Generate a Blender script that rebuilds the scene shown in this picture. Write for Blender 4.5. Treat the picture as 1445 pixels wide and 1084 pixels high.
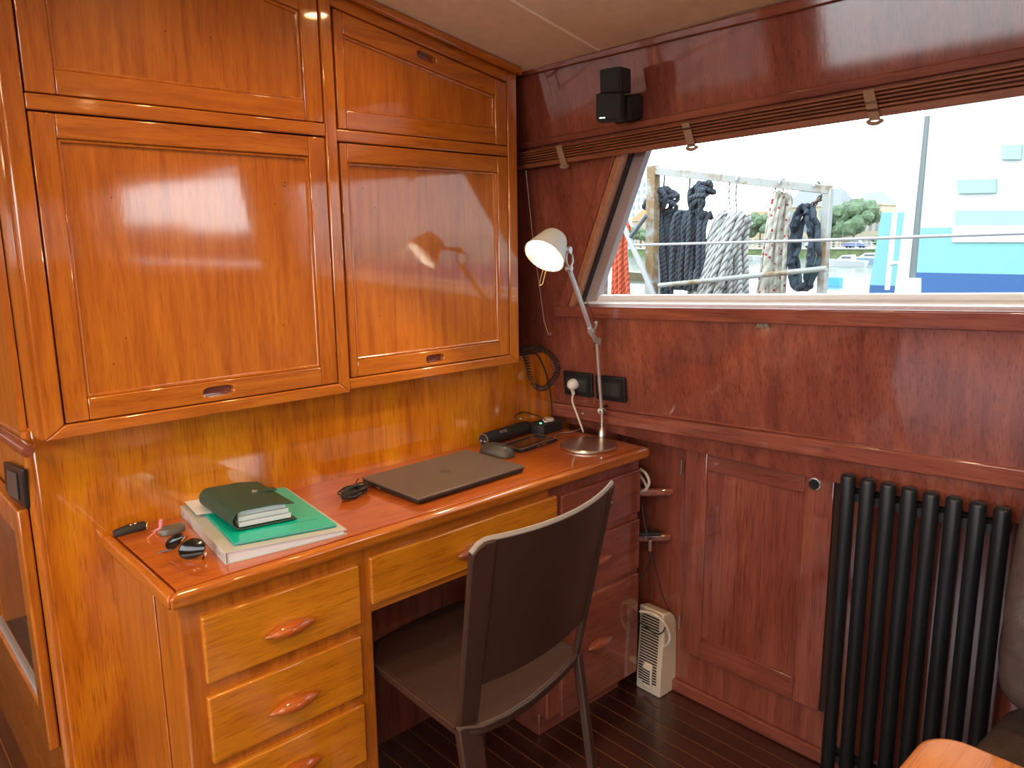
import bpy, bmesh, math, random
from mathutils import Vector as V, Matrix
random.seed(7)
C = bpy.context.scene.collection
S = bpy.context.scene
for o in list(bpy.data.objects): bpy.data.objects.remove(o)

# ------------------------------------------------------------------ camera
CF, PITCH, ROLL, YAW, CAMH = 1075.0, .18565, -.012214, .824209, 1.32
_fh = V((math.cos(YAW), math.sin(YAW), 0)); _up = V((0, 0, 1))
FWD = _fh*math.cos(PITCH) - _up*math.sin(PITCH)
_r0 = V((math.sin(YAW), -math.cos(YAW), 0)); _c0 = _r0.cross(FWD)
RIGHT = _r0*math.cos(ROLL) + _c0*math.sin(ROLL)
UPV = -_r0*math.sin(ROLL) + _c0*math.cos(ROLL)
EYE = V((0, 0, CAMH))
cam = bpy.data.cameras.new('camera'); camo = bpy.data.objects.new('camera', cam); C.objects.link(camo)
cam.sensor_width = 36; cam.lens = CF/1445*36; cam.clip_start = .02; cam.clip_end = 2000
m = Matrix((RIGHT, UPV, -FWD)).transposed().to_4x4(); m.translation = EYE; camo.matrix_world = m
S.camera = camo

# ------------------------------------------------------------------ exposure, sky, lights
S.view_settings.view_transform = 'Standard'; S.view_settings.look = 'None'
S.view_settings.gamma = 1; S.view_settings.use_curve_mapping = False
S.view_settings.exposure = 0.3
world = bpy.data.worlds.new('world'); S.world = world; world.use_nodes = True
wn = world.node_tree.nodes; wl = world.node_tree.links
bg = wn['Background']
tc = wn.new('ShaderNodeTexCoord'); sx = wn.new('ShaderNodeSeparateXYZ'); wl.new(tc.outputs['Generated'], sx.inputs[0])
rp = wn.new('ShaderNodeValToRGB'); wl.new(sx.outputs['Z'], rp.inputs[0])
rp.color_ramp.elements[0].position = 0.0; rp.color_ramp.elements[0].color = (.95, .98, 1, 1)
rp.color_ramp.elements[1].position = .8; rp.color_ramp.elements[1].color = (.72, .84, 1, 1)
wl.new(rp.outputs[0], bg.inputs[0]); bg.inputs[1].default_value = 6.0

def area(name, loc, target, sx_, sy_, power, col, portal=False):
    l = bpy.data.lights.new(name, 'AREA'); l.shape = 'RECTANGLE'; l.size = sx_; l.size_y = sy_; l.energy = power; l.color = col
    if portal: l.cycles.is_portal = True
    o = bpy.data.objects.new(name, l); C.objects.link(o); o.location = loc
    o.rotation_euler = (V(target)-V(loc)).to_track_quat('-Z', 'Y').to_euler(); o['kind'] = 'helper'
    return o
# ceiling lamps: warm recessed downlights (their housings are built below at the same places)
DOWNLIGHTS = [(.596, 1.12, 'in front of the left wall cabinet'), (.981, 1.357, 'close to the joint of the two wall cabinets'), (.05, .30, 'above the middle of the cabin'), (-.75, 1.2, 'near the passage'), (.95, -.45, 'above the sofa'), (-.3, -1.3, 'towards the aft end'), (-1.2, -.4, 'near the port side')]
DL_POWER, WARM = 31.0, (1, .64, .30)

# ------------------------------------------------------------------ pixel -> point on a real plane
def ray(x, y): return FWD + RIGHT*((x-722.5)/CF) - UPV*((y-542)/CF)
def onz(x, y, z): r = ray(x, y); return EYE + r*((z-CAMH)/r.z)
def onx(x, y, X): r = ray(x, y); return EYE + r*(X/r.x)
def ony(x, y, Y): r = ray(x, y); return EYE + r*(Y/r.y)
def onpl(x, y, p, n): r = ray(x, y); n = V(n); return EYE + r*((V(p)-EYE).dot(n)/r.dot(n))
# the leaning cabin side above the cap rail
LEAN = .20
WN = V((-1, 0, -LEAN)).normalized()          # towards the cabin
def wb(y, z, off=0): return V((1.69-LEAN*(z-.8), y, z)) + WN*off
def onw(x, y, off=0): return onpl(x, y, wb(0, .8, off), WN)
YA, YC, XL, XW = 1.62, 1.54, .277, 1.75

# ------------------------------------------------------------------ mesh tools
class G:
    def __init__(s): s.v = []; s.f = []; s.m = []
    def add(s, vs, fs, mi=0):
        b = len(s.v); s.v += [V(p) for p in vs]
        for f in fs: s.f.append([b+i for i in f]); s.m.append(mi)
        return s
    def box(s, a, b, mi=0):
        x0, y0, z0 = a; x1, y1, z1 = b
        return s.add([(x0,y0,z0),(x1,y0,z0),(x1,y1,z0),(x0,y1,z0),(x0,y0,z1),(x1,y0,z1),(x1,y1,z1),(x0,y1,z1)],
                     [(0,3,2,1),(4,5,6,7),(0,1,5,4),(1,2,6,5),(2,3,7,6),(3,0,4,7)], mi)
    def slab(s, pts, vec, mi=0):
        n = len(pts); vec = V(vec); pts = [V(p) for p in pts]
        return s.add(pts+[p+vec for p in pts], [list(range(n)), list(range(2*n-1, n-1, -1))]+[(i, i+n, (i+1) % n+n, (i+1) % n) for i in range(n)], mi)
    def holes(s, outer, holes, vec, mi=0):
        bm = bmesh.new(); vec = V(vec); loops = [outer]+holes; edges = []
        for lp in loops:
            vs = [bm.verts.new(V(p)) for p in lp]
            edges += [bm.edges.new((vs[i], vs[(i+1) % len(vs)])) for i in range(len(vs))]
        bmesh.ops.triangle_fill(bm, use_beauty=True, use_dissolve=False, edges=edges)
        bm.verts.index_update(); vs = [v.co.copy() for v in bm.verts]; fs = [[v.index for v in f.verts] for f in bm.faces]; bm.free()
        n = len(vs); s.add(vs+[p+vec for p in vs], fs+[[i+n for i in reversed(f)] for f in fs], mi)
        b = len(s.v)-2*n; k = 0
        for lp in loops:
            L = len(lp)
            for i in range(L): s.f.append([b+k+i, b+k+(i+1) % L, b+k+(i+1) % L+n, b+k+i+n]); s.m.append(mi)
            k += L
        return s
    def tube(s, path, r, n=8, mi=0, closed=False, cap=True, flat=1.0):
        P = [V(p) for p in path]; N = len(P); rr = r if isinstance(r, (list, tuple)) else [r]*N
        T = []
        for i in range(N):
            a = P[(i-1) % N] if (closed or i > 0) else P[i]; b = P[(i+1) % N] if (closed or i < N-1) else P[i]
            T.append((b-a).normalized())
        u = T[0].orthogonal().normalized(); vs = []
        for i in range(N):
            u = (u - T[i]*u.dot(T[i])).normalized(); w = T[i].cross(u)
            for k in range(n):
                a = 2*math.pi*k/n; vs.append(P[i]+(u*math.cos(a)+w*math.sin(a)*flat)*rr[i])
        fs = []
        for i in range(N if closed else N-1):
            j = (i+1) % N
            for k in range(n): k2 = (k+1) % n; fs.append((i*n+k, i*n+k2, j*n+k2, j*n+k))
        if cap and not closed: fs += [list(range(n-1, -1, -1)), [(N-1)*n+k for k in range(n)]]
        return s.add(vs, fs, mi)
    def cyl(s, a, b, r0, r1=None, n=24, mi=0): return s.tube([a, b], [r0, r0 if r1 is None else r1], n, mi)
    def lathe(s, prof, origin, axis, n=32, mi=0, xs=None, scale=(1, 1), caps=True):
        axis = V(axis).normalized(); u = V(xs).normalized() if xs else axis.orthogonal().normalized(); w = axis.cross(u); o = V(origin); vs = []; fs = []
        for (t, r) in prof:
            for k in range(n):
                a = 2*math.pi*k/n; vs.append(o+axis*t+(u*math.cos(a)*scale[0]+w*math.sin(a)*scale[1])*max(r, 1e-5))
        for i in range(len(prof)-1):
            for k in range(n): k2 = (k+1) % n; fs.append((i*n+k, i*n+k2, (i+1)*n+k2, (i+1)*n+k))
        if caps: fs += [list(range(n-1, -1, -1)), [(len(prof)-1)*n+k for k in range(n)]]
        return s.add(vs, fs, mi)
    def grid(s, fn, nu, nv, thick, mi=0):
        """closed sheet: fn(u,v)->point; thickness along the surface normal"""
        P = [[V(fn(i/nu, j/nv)) for j in range(nv+1)] for i in range(nu+1)]; vs = []; e = 1e-3
        top = []; bot = []
        for i in range(nu+1):
            for j in range(nv+1):
                du = P[min(i+1, nu)][j]-P[max(i-1, 0)][j]; dv = P[i][min(j+1, nv)]-P[i][max(j-1, 0)]
                nn = du.cross(dv).normalized(); top.append(P[i][j]+nn*thick/2); bot.append(P[i][j]-nn*thick/2)
        n = len(top); W = nv+1; fs = []
        for i in range(nu):
            for j in range(nv):
                a = i*W+j; fs.append((a, a+W, a+W+1, a+1)); fs.append((a+n, a+1+n, a+W+1+n, a+W+n))
        bd = [(i, 0) for i in range(nu)]+[(nu, j) for j in range(nv)]+[(i, nv) for i in range(nu, 0, -1)]+[(0, j) for j in range(nv, 0, -1)]
        ids = [i*W+j for i, j in bd]
        for k in range(len(ids)):
            a, b = ids[k], ids[(k+1) % len(ids)]; fs.append((a, a+n, b+n, b))
        return s.add(top+bot, fs, mi)
    def build(s, name, mat, parent=None, bevel=0, seg=2, smooth=40, local=False, subsurf=0, **props):
        off = V((0, 0, 0))
        if not local:
            p = parent
            while p is not None: off += p.location; p = p.parent
        me = bpy.data.meshes.new(name); me.from_pydata([tuple(p-off) for p in s.v], [], s.f)
        for mt in (mat if isinstance(mat, (list, tuple)) else [mat]): me.materials.append(mt)
        for p, mi in zip(me.polygons, s.m): p.material_index = mi
        bm = bmesh.new(); bm.from_mesh(me)
        bmesh.ops.remove_doubles(bm, verts=bm.verts, dist=1e-6)
        bmesh.ops.recalc_face_normals(bm, faces=bm.faces); bm.to_mesh(me); bm.free()
        if smooth:
            for p in me.polygons: p.use_smooth = True
            me.set_sharp_from_angle(angle=math.radians(smooth))
        o = bpy.data.objects.new(name, me); C.objects.link(o)
        if parent is not None: o.parent = parent
        if bevel:
            b = o.modifiers.new('bevel', 'BEVEL'); b.width = bevel; b.segments = seg; b.limit_method = 'ANGLE'; b.angle_limit = math.radians(35); b.harden_normals = False
        if subsurf:
            b = o.modifiers.new('sub', 'SUBSURF'); b.levels = subsurf; b.render_levels = subsurf
        for k, w in props.items(): o[k] = w
        return o

def thing(name, label, cat, loc=(0, 0, 0), rotz=0, group=None, kind=None):
    o = bpy.data.objects.new(name, None); C.objects.link(o); o.location = loc; o.rotation_euler = (0, 0, rotz)
    o.empty_display_size = .05
    if label: o['label'] = label
    if cat: o['category'] = cat
    if group: o['group'] = group
    if kind: o['kind'] = kind
    return o
def tag(o, label, cat, group=None):
    o['label'] = label; o['category'] = cat
    if group: o['group'] = group
    return o
def stadium(cx, cz, hw, r, y, n=8):
    pts = []
    for k in range(n+1): a = -math.pi/2+math.pi*k/n; pts.append(V((cx+hw-r+r*math.cos(a), y, cz+r*math.sin(a))))
    for k in range(n+1): a = math.pi/2+math.pi*k/n; pts.append(V((cx-hw+r+r*math.cos(a), y, cz+r*math.sin(a))))
    return pts
def smoothpath(pts, n=8):
    P = [V(p) for p in pts]; out = []
    for i in range(len(P)-1):
        p0 = P[max(i-1, 0)]; p1 = P[i]; p2 = P[i+1]; p3 = P[min(i+2, len(P)-1)]
        for k in range(n):
            t = k/n
            out.append(.5*((2*p1)+(p2-p0)*t+(2*p0-5*p1+4*p2-p3)*t*t+(3*p1-p0-3*p2+p3)*t**3))
    out.append(P[-1]); return out

# ------------------------------------------------------------------ materials
def nt(name):
    mt = bpy.data.materials.new(name); mt.use_nodes = True; n = mt.node_tree; return mt, n.nodes, n.links, n.nodes['Principled BSDF']
def plain(name, col, rough=.5, metal=0, coat=0, emis=None, es=0, bump=0, bscale=60, var=0, trans=0):
    mt, n, l, b = nt(name); b.inputs['Base Color'].default_value = (*col, 1); b.inputs['Roughness'].default_value = rough
    b.inputs['Metallic'].default_value = metal; b.inputs['Coat Weight'].default_value = coat
    if trans: b.inputs['Transmission Weight'].default_value = trans
    if emis: b.inputs['Emission Color'].default_value = (*emis, 1); b.inputs['Emission Strength'].default_value = es
    if bump or var:
        t = n.new('ShaderNodeTexCoord'); ns = n.new('ShaderNodeTexNoise'); ns.inputs['Scale'].default_value = bscale; ns.inputs['Detail'].default_value = 4
        l.new(t.outputs['Object'], ns.inputs['Vector'])
        if bump:
            bp = n.new('ShaderNodeBump'); bp.inputs['Strength'].default_value = bump; bp.inputs['Distance'].default_value = .002
            l.new(ns.outputs['Fac'], bp.inputs['Height']); l.new(bp.outputs[0], b.inputs['Normal'])
        if var:
            r = n.new('ShaderNodeValToRGB'); l.new(ns.outputs['Fac'], r.inputs[0])
            r.color_ramp.elements[0].position = .3; r.color_ramp.elements[1].position = .7
            r.color_ramp.elements[0].color = (*[c*(1-var) for c in col], 1); r.color_ramp.elements[1].color = (*[min(1, c*(1+var)) for c in col], 1)
            l.new(r.outputs[0], b.inputs['Base Color'])
    return mt
def wood(name, axis, dark, mid, light, gloss=.07, coat=1.0, flame=.5, scale=1.0, pores=.35, peel=.05):
    mt, n, l, b = nt(name)
    t = n.new('ShaderNodeTexCoord'); oi = n.new('ShaderNodeObjectInfo')
    mul = n.new('ShaderNodeVectorMath'); mul.operation = 'SCALE'; mul.inputs['Scale'].default_value = 7.3
    cmb = n.new('ShaderNodeCombineXYZ')
    for i in range(3): l.new(oi.outputs['Random'], cmb.inputs[i])
    l.new(cmb.outputs[0], mul.inputs[0])
    ad = n.new('ShaderNodeVectorMath'); ad.operation = 'ADD'; l.new(t.outputs['Object'], ad.inputs[0]); l.new(mul.outputs[0], ad.inputs[1])
    def mapped(along, across):
        mp = n.new('ShaderNodeMapping'); sc = [across*scale]*3; sc['xyz'.index(axis)] = along*scale
        mp.inputs['Scale'].default_value = sc; l.new(ad.outputs[0], mp.inputs['Vector']); return mp
    def noise(mp, scale_, det=5, dist=0, rough=.55):
        x = n.new('ShaderNodeTexNoise'); x.inputs['Scale'].default_value = scale_; x.inputs['Detail'].default_value = det
        x.inputs['Distortion'].default_value = dist; x.inputs['Roughness'].default_value = rough; l.new(mp.outputs[0], x.inputs['Vector']); return x
    A = noise(mapped(.9, 14), 2.2, 7, .6, .6)       # streaks along the grain
    B = noise(mapped(1.3, 5.5), 1.5, 3, 1.2)       # broad flames
    Pn = noise(mapped(12, 260), 1.0, 2)             # pores
    mx = n.new('ShaderNodeMix'); mx.data_type = 'FLOAT'; mx.inputs[0].default_value = flame
    l.new(A.outputs['Fac'], mx.inputs[2]); l.new(B.outputs['Fac'], mx.inputs[3])
    r = n.new('ShaderNodeValToRGB'); l.new(mx.outputs[0], r.inputs[0])
    e = r.color_ramp.elements; e[0].position = .33; e[0].color = (*dark, 1); e[1].position = .68; e[1].color = (*light, 1)
    q = e.new(.5); q.color = (*mid, 1)
    pr = n.new('ShaderNodeValToRGB'); l.new(Pn.outputs['Fac'], pr.inputs[0]); pr.color_ramp.elements[0].position = .30; pr.color_ramp.elements[1].position = .48
    g = 1-pores; pr.color_ramp.elements[0].color = (g, g*.85, g*.8, 1); pr.color_ramp.elements[1].color = (1, 1, 1, 1)
    mm = n.new('ShaderNodeMix'); mm.data_type = 'RGBA'; mm.blend_type = 'MULTIPLY'; mm.inputs[0].default_value = 1
    l.new(r.outputs[0], mm.inputs[6]); l.new(pr.outputs[0], mm.inputs[7]); l.new(mm.outputs[2], b.inputs['Base Color'])
    b.inputs['Roughness'].default_value = .42; b.inputs['Coat Weight'].default_value = coat; b.inputs['Coat Roughness'].default_value = gloss; b.inputs['Coat IOR'].default_value = 1.8
    b.inputs['Specular IOR Level'].default_value = .25
    bp = n.new('ShaderNodeBump'); bp.inputs['Strength'].default_value = peel; bp.inputs['Distance'].default_value = .0010
    pw = noise(mapped(5, 22), 2.0, 2); l.new(pw.outputs['Fac'], bp.inputs['Height']); l.new(bp.outputs[0], b.inputs['Coat Normal'])
    return mt
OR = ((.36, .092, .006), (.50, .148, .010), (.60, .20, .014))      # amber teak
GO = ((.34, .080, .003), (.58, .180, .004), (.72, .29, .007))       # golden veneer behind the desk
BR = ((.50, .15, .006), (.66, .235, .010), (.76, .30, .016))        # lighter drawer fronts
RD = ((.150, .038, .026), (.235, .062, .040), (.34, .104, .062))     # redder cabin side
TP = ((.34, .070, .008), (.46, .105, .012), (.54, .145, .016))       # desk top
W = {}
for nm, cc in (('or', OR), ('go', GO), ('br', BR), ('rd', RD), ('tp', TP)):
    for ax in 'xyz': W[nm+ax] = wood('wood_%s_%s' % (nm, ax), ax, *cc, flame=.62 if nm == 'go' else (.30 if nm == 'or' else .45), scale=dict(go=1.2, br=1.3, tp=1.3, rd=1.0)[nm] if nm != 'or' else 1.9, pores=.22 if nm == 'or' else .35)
M = dict(
 black=plain('black_plastic', (.012, .013, .015), .35), matt=plain('matt_black', (.016, .016, .018), .6, bump=.2, bscale=400),
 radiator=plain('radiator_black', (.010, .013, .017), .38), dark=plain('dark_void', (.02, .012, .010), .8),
 chrome=plain('chrome', (.78, .78, .77), .24, .8), alu=plain('brushed_aluminium', (.66, .67, .68), .40, .55, bump=.1, bscale=200),
 nickel=plain('satin_nickel', (.60, .56, .50), .28, 1, bump=.15, bscale=30, var=.12), brass=plain('brass', (.75, .5, .18), .25, 1),
 white=plain('white_plastic', (.78, .76, .72), .4), cream=plain('cream_plastic', (.66, .60, .52), .45),
 headwhite=plain('lamp_head_enamel', (.62, .63, .60), .45), leather=plain('brown_leather', (.042, .019, .013), .42, bump=.2, bscale=260, var=.15),
 piping=plain('leather_edge', (.30, .27, .25), .4), sofa=plain('sofa_leather', (.060, .045, .042), .36, bump=1.0, bscale=45, var=.2),
 greenl=plain('green_leather', (.022, .066, .044), .5, bump=.3, bscale=300), paper=plain('paper', (.70, .76, .84), .7),
 teal=plain('teal_plastic', (.0, .52, .40), .3, coat=.4), binder=plain('frosted_plastic', (.50, .54, .54), .35, coat=.3),
 lens=plain('dark_lens', (.010, .007, .005), .12), pink=plain('pink_cord', (.75, .30, .38), .7), keygrey=plain('key_fob', (.12, .13, .12), .3),
 laptop=plain('laptop_lid', (.15, .115, .095), .42, .3), lapdark=plain('laptop_base', (.02, .018, .018), .4), screen=plain('phone_glass', (.02, .018, .028), .08, coat=1),
 gold=plain('worn_gold_rim', (.55, .40, .27), .35, .8), led=plain('green_led', (.1, .8, .3), .5, emis=(.1, 1, .4), es=3),
 ceil=plain('ceiling_cloth', (.86, .77, .60), .85, bump=.3, bscale=30, var=.06), seal=plain('black_seal', (.02, .02, .025), .5),
 greyf=plain('grey_window_frame', (.34, .27, .26), .5), sill=plain('white_sill', (.85, .85, .85), .35), tape=plain('blind_tape', (.30, .19, .12), .9, bump=.5, bscale=300),
 smoke=plain('smoked_glass', (.008, .008, .010), .08, coat=1), cable=plain('black_cable', (.014, .014, .016), .5), wcable=plain('white_cable', (.66, .62, .56), .5),
 bulb=plain('lit_bulb', (1, 1, 1), .5, emis=(1, .90, .70), es=30), down=plain('downlight_lens', (1, 1, 1), .5, emis=(1, .70, .38), es=26),
 table=wood('wood_table', 'x', (.46, .15, .03), (.58, .21, .045), (.68, .29, .075), flame=.4),
 floorw=wood('wood_floor', 'y', (.024, .007, .005), (.040, .010, .007), (.062, .015, .010), gloss=.22, flame=.4), caulk=plain('pale_seam', (.36, .17, .065), .5),
 slat=wood('wood_slat', 'y', (.16, .05, .022), (.24, .08, .036), (.30, .11, .05), gloss=.4, coat=.3),
)
def glassmat():
    mt, n, l, b = nt('window_glass'); n.remove(b); out = n['Material Output']
    tr = n.new('ShaderNodeBsdfTransparent'); tr.inputs[0].default_value = (.96, .98, .97, 1); gl = n.new('ShaderNodeBsdfGlossy'); gl.inputs['Roughness'].default_value = .02
    lw = n.new('ShaderNodeLayerWeight'); fr = n.new('ShaderNodeMath'); fr.operation = 'POWER'; fr.inputs[1].default_value = 5; l.new(lw.outputs['Facing'], fr.inputs[0])
    sc_ = n.new('ShaderNodeMath'); sc_.operation = 'MULTIPLY_ADD'; sc_.inputs[1].default_value = .5; sc_.inputs[2].default_value = .02; l.new(fr.outputs[0], sc_.inputs[0]); mx = n.new('ShaderNodeMixShader')
    l.new(sc_.outputs[0], mx.inputs[0]); l.new(tr.outputs[0], mx.inputs[1]); l.new(gl.outputs[0], mx.inputs[2]); l.new(mx.outputs[0], out.inputs[0]); return mt
M['glass'] = glassmat()

# ================================================================== SETTING
# floor: dark boards with pale seams, running fore and aft
fl = thing('floor', None, None, kind='structure')
G().box((-2.0, -3.2, -.06), (1.82, 3.2, -.0022)).build('floor_base', M['caulk'], fl)
pitch = .052
bm0 = None; k = 0
x = 1.742
while x > -1.98:
    if bm0 is None:
        g = G().box((-(pitch-.0035)/2, -3.2, -.006), ((pitch-.0035)/2, 3.2, 0)); bm0 = g.build('board', M['floorw'], fl, local=True, bevel=.0006, seg=1)
        o = bm0
    else:
        o = bm0.copy(); C.objects.link(o); o.parent = fl
    o.location = (x-pitch/2, 0, 0); x -= pitch

# partition that carries the desk and the cabinets
wa = thing('wall_back', None, None, kind='structure')
G().box((XL, YA, 0), (1.75, 1.84, .985)).build('lower_panel', W['goz'], wa, bevel=.004)
G().box((XL, 1.845, 0), (1.80, 1.90, 2.1)).build('upper_panel', W['rdz'], wa)
G().box((.305, YC+.22, .985), (1.40, 1.85, 2.1)).build('backing', W['rdz'], wa)
# side face of the partition (facing the passage) with its applied mouldings
wl_ = thing('wall_left', None, None, kind='structure')
G().box((XL-.012, 1.645, 0), (XL, 3.1, 2.1)).build('side_panel', W['orz'], wl_)
G().tube([(XL-.004, 1.632, 0), (XL-.004, 1.632, .982)], .011, 12).build('corner_bead', W['orz'], wl_)
pp = [onx(40, 637, XL-.02), onx(0, 611, XL-.02)]; d = pp[1]-pp[0]; pp = [pp[0], pp[0]+d*5]
g = G(); g.tube(pp, .012, 12, flat=.8); g.build('chair_rail', W['rdy'], wl_)
# small switch on the side face
def plate_switch(name, label, fn, quad, nrm, rock=1, par=None, inner=M['matt']):
    """quad: 4 outer px corners (TL,TR,BR,BL); fn(px,py)->point"""
    P = [fn(*q) for q in quad]; c = sum(P, V())/4; nrm = V(nrm).normalized()
    t = thing(name, label, 'switch', c)
    g = G()
    def shrink(k, lift): return [c+(p-c)*k+nrm*lift for p in P]
    g.slab(shrink(1, .001), nrm*.009); g.build('cover_plate', M['black'], t, bevel=.004, seg=3)
    for r in range(rock):
        a, b = .12+.76*r/rock+.02, .12+.76*(r+1)/rock-.02
        S_ = shrink(.70, .0102); q = [S_[0].lerp(S_[1], a), S_[0].lerp(S_[1], b), S_[3].lerp(S_[2], b), S_[3].lerp(S_[2], a)]
        G().slab(q, nrm*.003).build('rocker', inner, t, bevel=.0012)
    return t
plate_switch('light_switch', 'black light switch plate on the varnished side face at the far left', lambda x, y: onx(x, y, XL-.012), [(12, 650), (39, 661), (45, 717), (17, 701)], (-1, 0, 0), 1, inner=plain('rocker_grey', (.06, .07, .07), .3))
# dark glass locker with wooden frame below it
gl_ = thing('glass_locker', 'tall locker with smoked glass door and reddish wooden frame at the left edge', 'cabinet', onx(20, 718, XL-.03))
q0 = onx(20, 718, XL-.034); q1 = onx(74, 1069, XL-.034)
zt_ = q0.z; zb_ = q1.z; yl = (q0.y+q1.y)/2; X0 = XL-.034
outer = [(X0, yl, zb_), (X0, yl, zt_), (X0, yl+.6, zt_), (X0, yl+.6, zb_)]
inner = [(X0, yl+.055, zb_+.075), (X0, yl+.055, zt_-.06), (X0, yl+.545, zt_-.06), (X0, yl+.545, zb_+.075)]
G().holes(outer, [inner], (.020, 0, 0)).build('door_frame', W['orz'], gl_, bevel=.004)
g = G(); a = V(inner[0]); g.box((X0+.012, yl+.05, zb_+.07), (X0+.018, yl+.55, zt_-.055)); g.build('smoked_pane', M['smoke'], gl_)
G().box((X0+.006, yl+.055, zb_+.075), (X0+.014, yl+.545, zb_+.088)).build('bottom_channel', M['alu'], gl_, bevel=.001)

# ceiling: two panels and cambered slope
A0 = ony(518, 0, YC); A1 = ony(731, 96.5, YC); A2 = onw(1100, 4)
CN = (A1-A0).cross(A2-A0).normalized()
def ceil(x, y, up=0): return V((x, y, A0.z-(CN.x*(x-A0.x)+CN.y*(y-A0.y))/CN.z+up))
ce = thing('ceiling', None, None, kind='structure')
def onceil(x, y): return onpl(x, y, A0, CN)
s0, s1 = onceil(722, 0), onceil(840, 68)
sd = (s1-s0).normalized(); 
sxm = (s0.x+s1.x)/2
def seamx(y): return s0.x+(s1.x-s0.x)/(s1.y-s0.y)*(y-s0.y)
print('seam', s0, s1)
# seam nearly parallel to which axis decides the split
if abs(sd.y) > abs(sd.x):
    ys = (-3.2, 3.1); sa = [seamx(y)for y in ys]
    G().slab([ceil(-.2, ys[0]), ceil(sa[0]-.0015, ys[0]), ceil(sa[1]-.0015, ys[1]), ceil(-.2, ys[1])], (0, 0, .02)).build('ceiling_panel', M['ceil'], ce, bevel=.0015)
    G().slab([ceil(sa[0]+.0015, ys[0]), ceil(1.85, ys[0]), ceil(1.85, ys[1]), ceil(sa[1]+.0015, ys[1])], (0, 0, .02)).build('ceiling_panel', M['ceil'], ce, bevel=.0015)
    G().slab([ceil(-.4, ys[0], .022), ceil(1.85, ys[0], .022), ceil(1.85, ys[1], .022), ceil(-.4, ys[1], .022)], (0, 0, .03)).build('deckhead', M['caulk'], ce)
else:
    f = lambda x: s0.y+(s1.y-s0.y)/(s1.x-s0.x)*(x-s0.x)
    xs_ = (-.2, 1.85); sb = [f(x) for x in xs_]
    G().slab([ceil(xs_[0], -3.2), ceil(xs_[1], -3.2), ceil(xs_[1], sb[1]-.0015), ceil(xs_[0], sb[0]-.0015)], (0, 0, .02)).build('ceiling_panel', M['ceil'], ce, bevel=.0015)
    G().slab([ceil(xs_[0], sb[0]+.0015), ceil(xs_[1], sb[1]+.0015), ceil(xs_[1], 3.1), ceil(xs_[0], 3.1)], (0, 0, .02)).build('ceiling_panel', M['ceil'], ce, bevel=.0015)
    G().slab([ceil(-.4, -3.2, .022), ceil(1.85, -3.2, .022), ceil(1.85, 3.1, .022), ceil(-.4, 3.1, .022)], (0, 0, .03)).build('deckhead', M['caulk'], ce)
o = G().tube([ceil(-.2, (sb if abs(sd.y) <= abs(sd.x) else [0, 0])[0], .0005), ceil(1.85, (sb if abs(sd.y) <= abs(sd.x) else [0, 0])[1], .0005)], .0035, 8).build('seam_bead', plain('seam_cord', (1, .95, .85), .7), ce)
zc0 = ceil(-.2, 0).z
G().box((-2.05, -3.2, zc0), (-.2, 3.1, zc0+.05)).build('ceiling_panel', M['ceil'], ce)

# cabin side, leaning inwards above the cap rail, with two window openings
wr = thing('wall_right', None, None, kind='structure')
LW0, LW1 = onw(804.7, 431), onw(872.8, 217)             # left jamb line of the window
dz = (LW1-LW0)/(LW1.z-LW0.z)
ZT = 1.60
HT0, HT1 = onw(800, 214), onw(1445, 106)
def ht(y): return HT0.z+(HT1.z-HT0.z)/(HT1.y-HT0.y)*(y-HT0.y)
def jl(z): return LW0+dz*(z-LW0.z)
WR_B = onw(1445, 437.5); slope_b = (WR_B.z-LW0.z)/(WR_B.y-LW0.y)
def bz(y): return LW0.z+slope_b*(y-LW0.y)
YR = .06
ZT = ht(jl(1.6).y)
win1 = [wb(LW0.y, LW0.z), wb(jl(ZT).y, ZT), wb(YR, ht(YR)), wb(YR, bz(YR))]; ZT2 = ht(YR)
ZT = 1.66
win2 = [wb(-.34, bz(-.34)), wb(-.34, ZT), wb(-2.85, ZT), wb(-2.85, bz(-.34))]
outer = [wb(1.86, .76), wb(1.86, 1.98), wb(-3.2, 1.98), wb(-3.2, .76)]
G().holes(outer, [win1, win2], -WN*.06).build('upper_panel', W['rdz'], wr)
G().box((XW, -3.2, 0), (XW+.05, 1.86, .80)).build('lower_panel', W['rdz'], wr)
# window 1: jambs, seal, outer frame, pane
w1 = thing('window_1', None, None, kind='structure')
def strip(a, b, width_dir, w_, off0, depth):
    a, b = V(a), V(b); return G().slab([a+WN*off0, b+WN*off0, b+width_dir*w_+WN*off0, a+width_dir*w_+WN*off0], -WN*depth)
jd = (win1[1]-win1[0]).normalized(); jin = V((0, -1, 0))
tl = onw(814.6, 360); wtrim = abs(tl.y-jl(tl.z).y)
strip(win1[0]-jd*.040, win1[1], V((0, 1, 0)), wtrim, .014, .014).build('side_trim', W['rdz'], w1, bevel=.003)
b0, b1 = onw(785, 446, .012), onw(1445, 467, .012)
kk = (b1.z-b0.z)/(b1.y-b0.y)
t0 = V(win1[0])+V((0, wtrim+.02, 0)); t1 = V(win1[3])
G().slab([wb(t0.y, bz(t0.y), .016), wb(YR-.05, bz(YR-.05), .016), wb(YR-.05, b0.z+kk*(YR-.05-b0.y), .016), wb(t0.y, b0.z+kk*(t0.y-b0.y), .016)], -WN*.016).build('bottom_trim', W['rdy'], w1, bevel=.003)
strip(win1[0], win1[1], jin, .020, .010, .06).build('jamb', wood('wood_jamb', 'z', (.30, .12, .06), (.40, .17, .085), (.48, .22, .12), flame=.3), w1, bevel=.002)
strip(V(win1[0])+jin*.020, V(win1[1])+jin*.020, jin, .006, -.02, .03).build('seal', M['seal'], w1)
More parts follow.
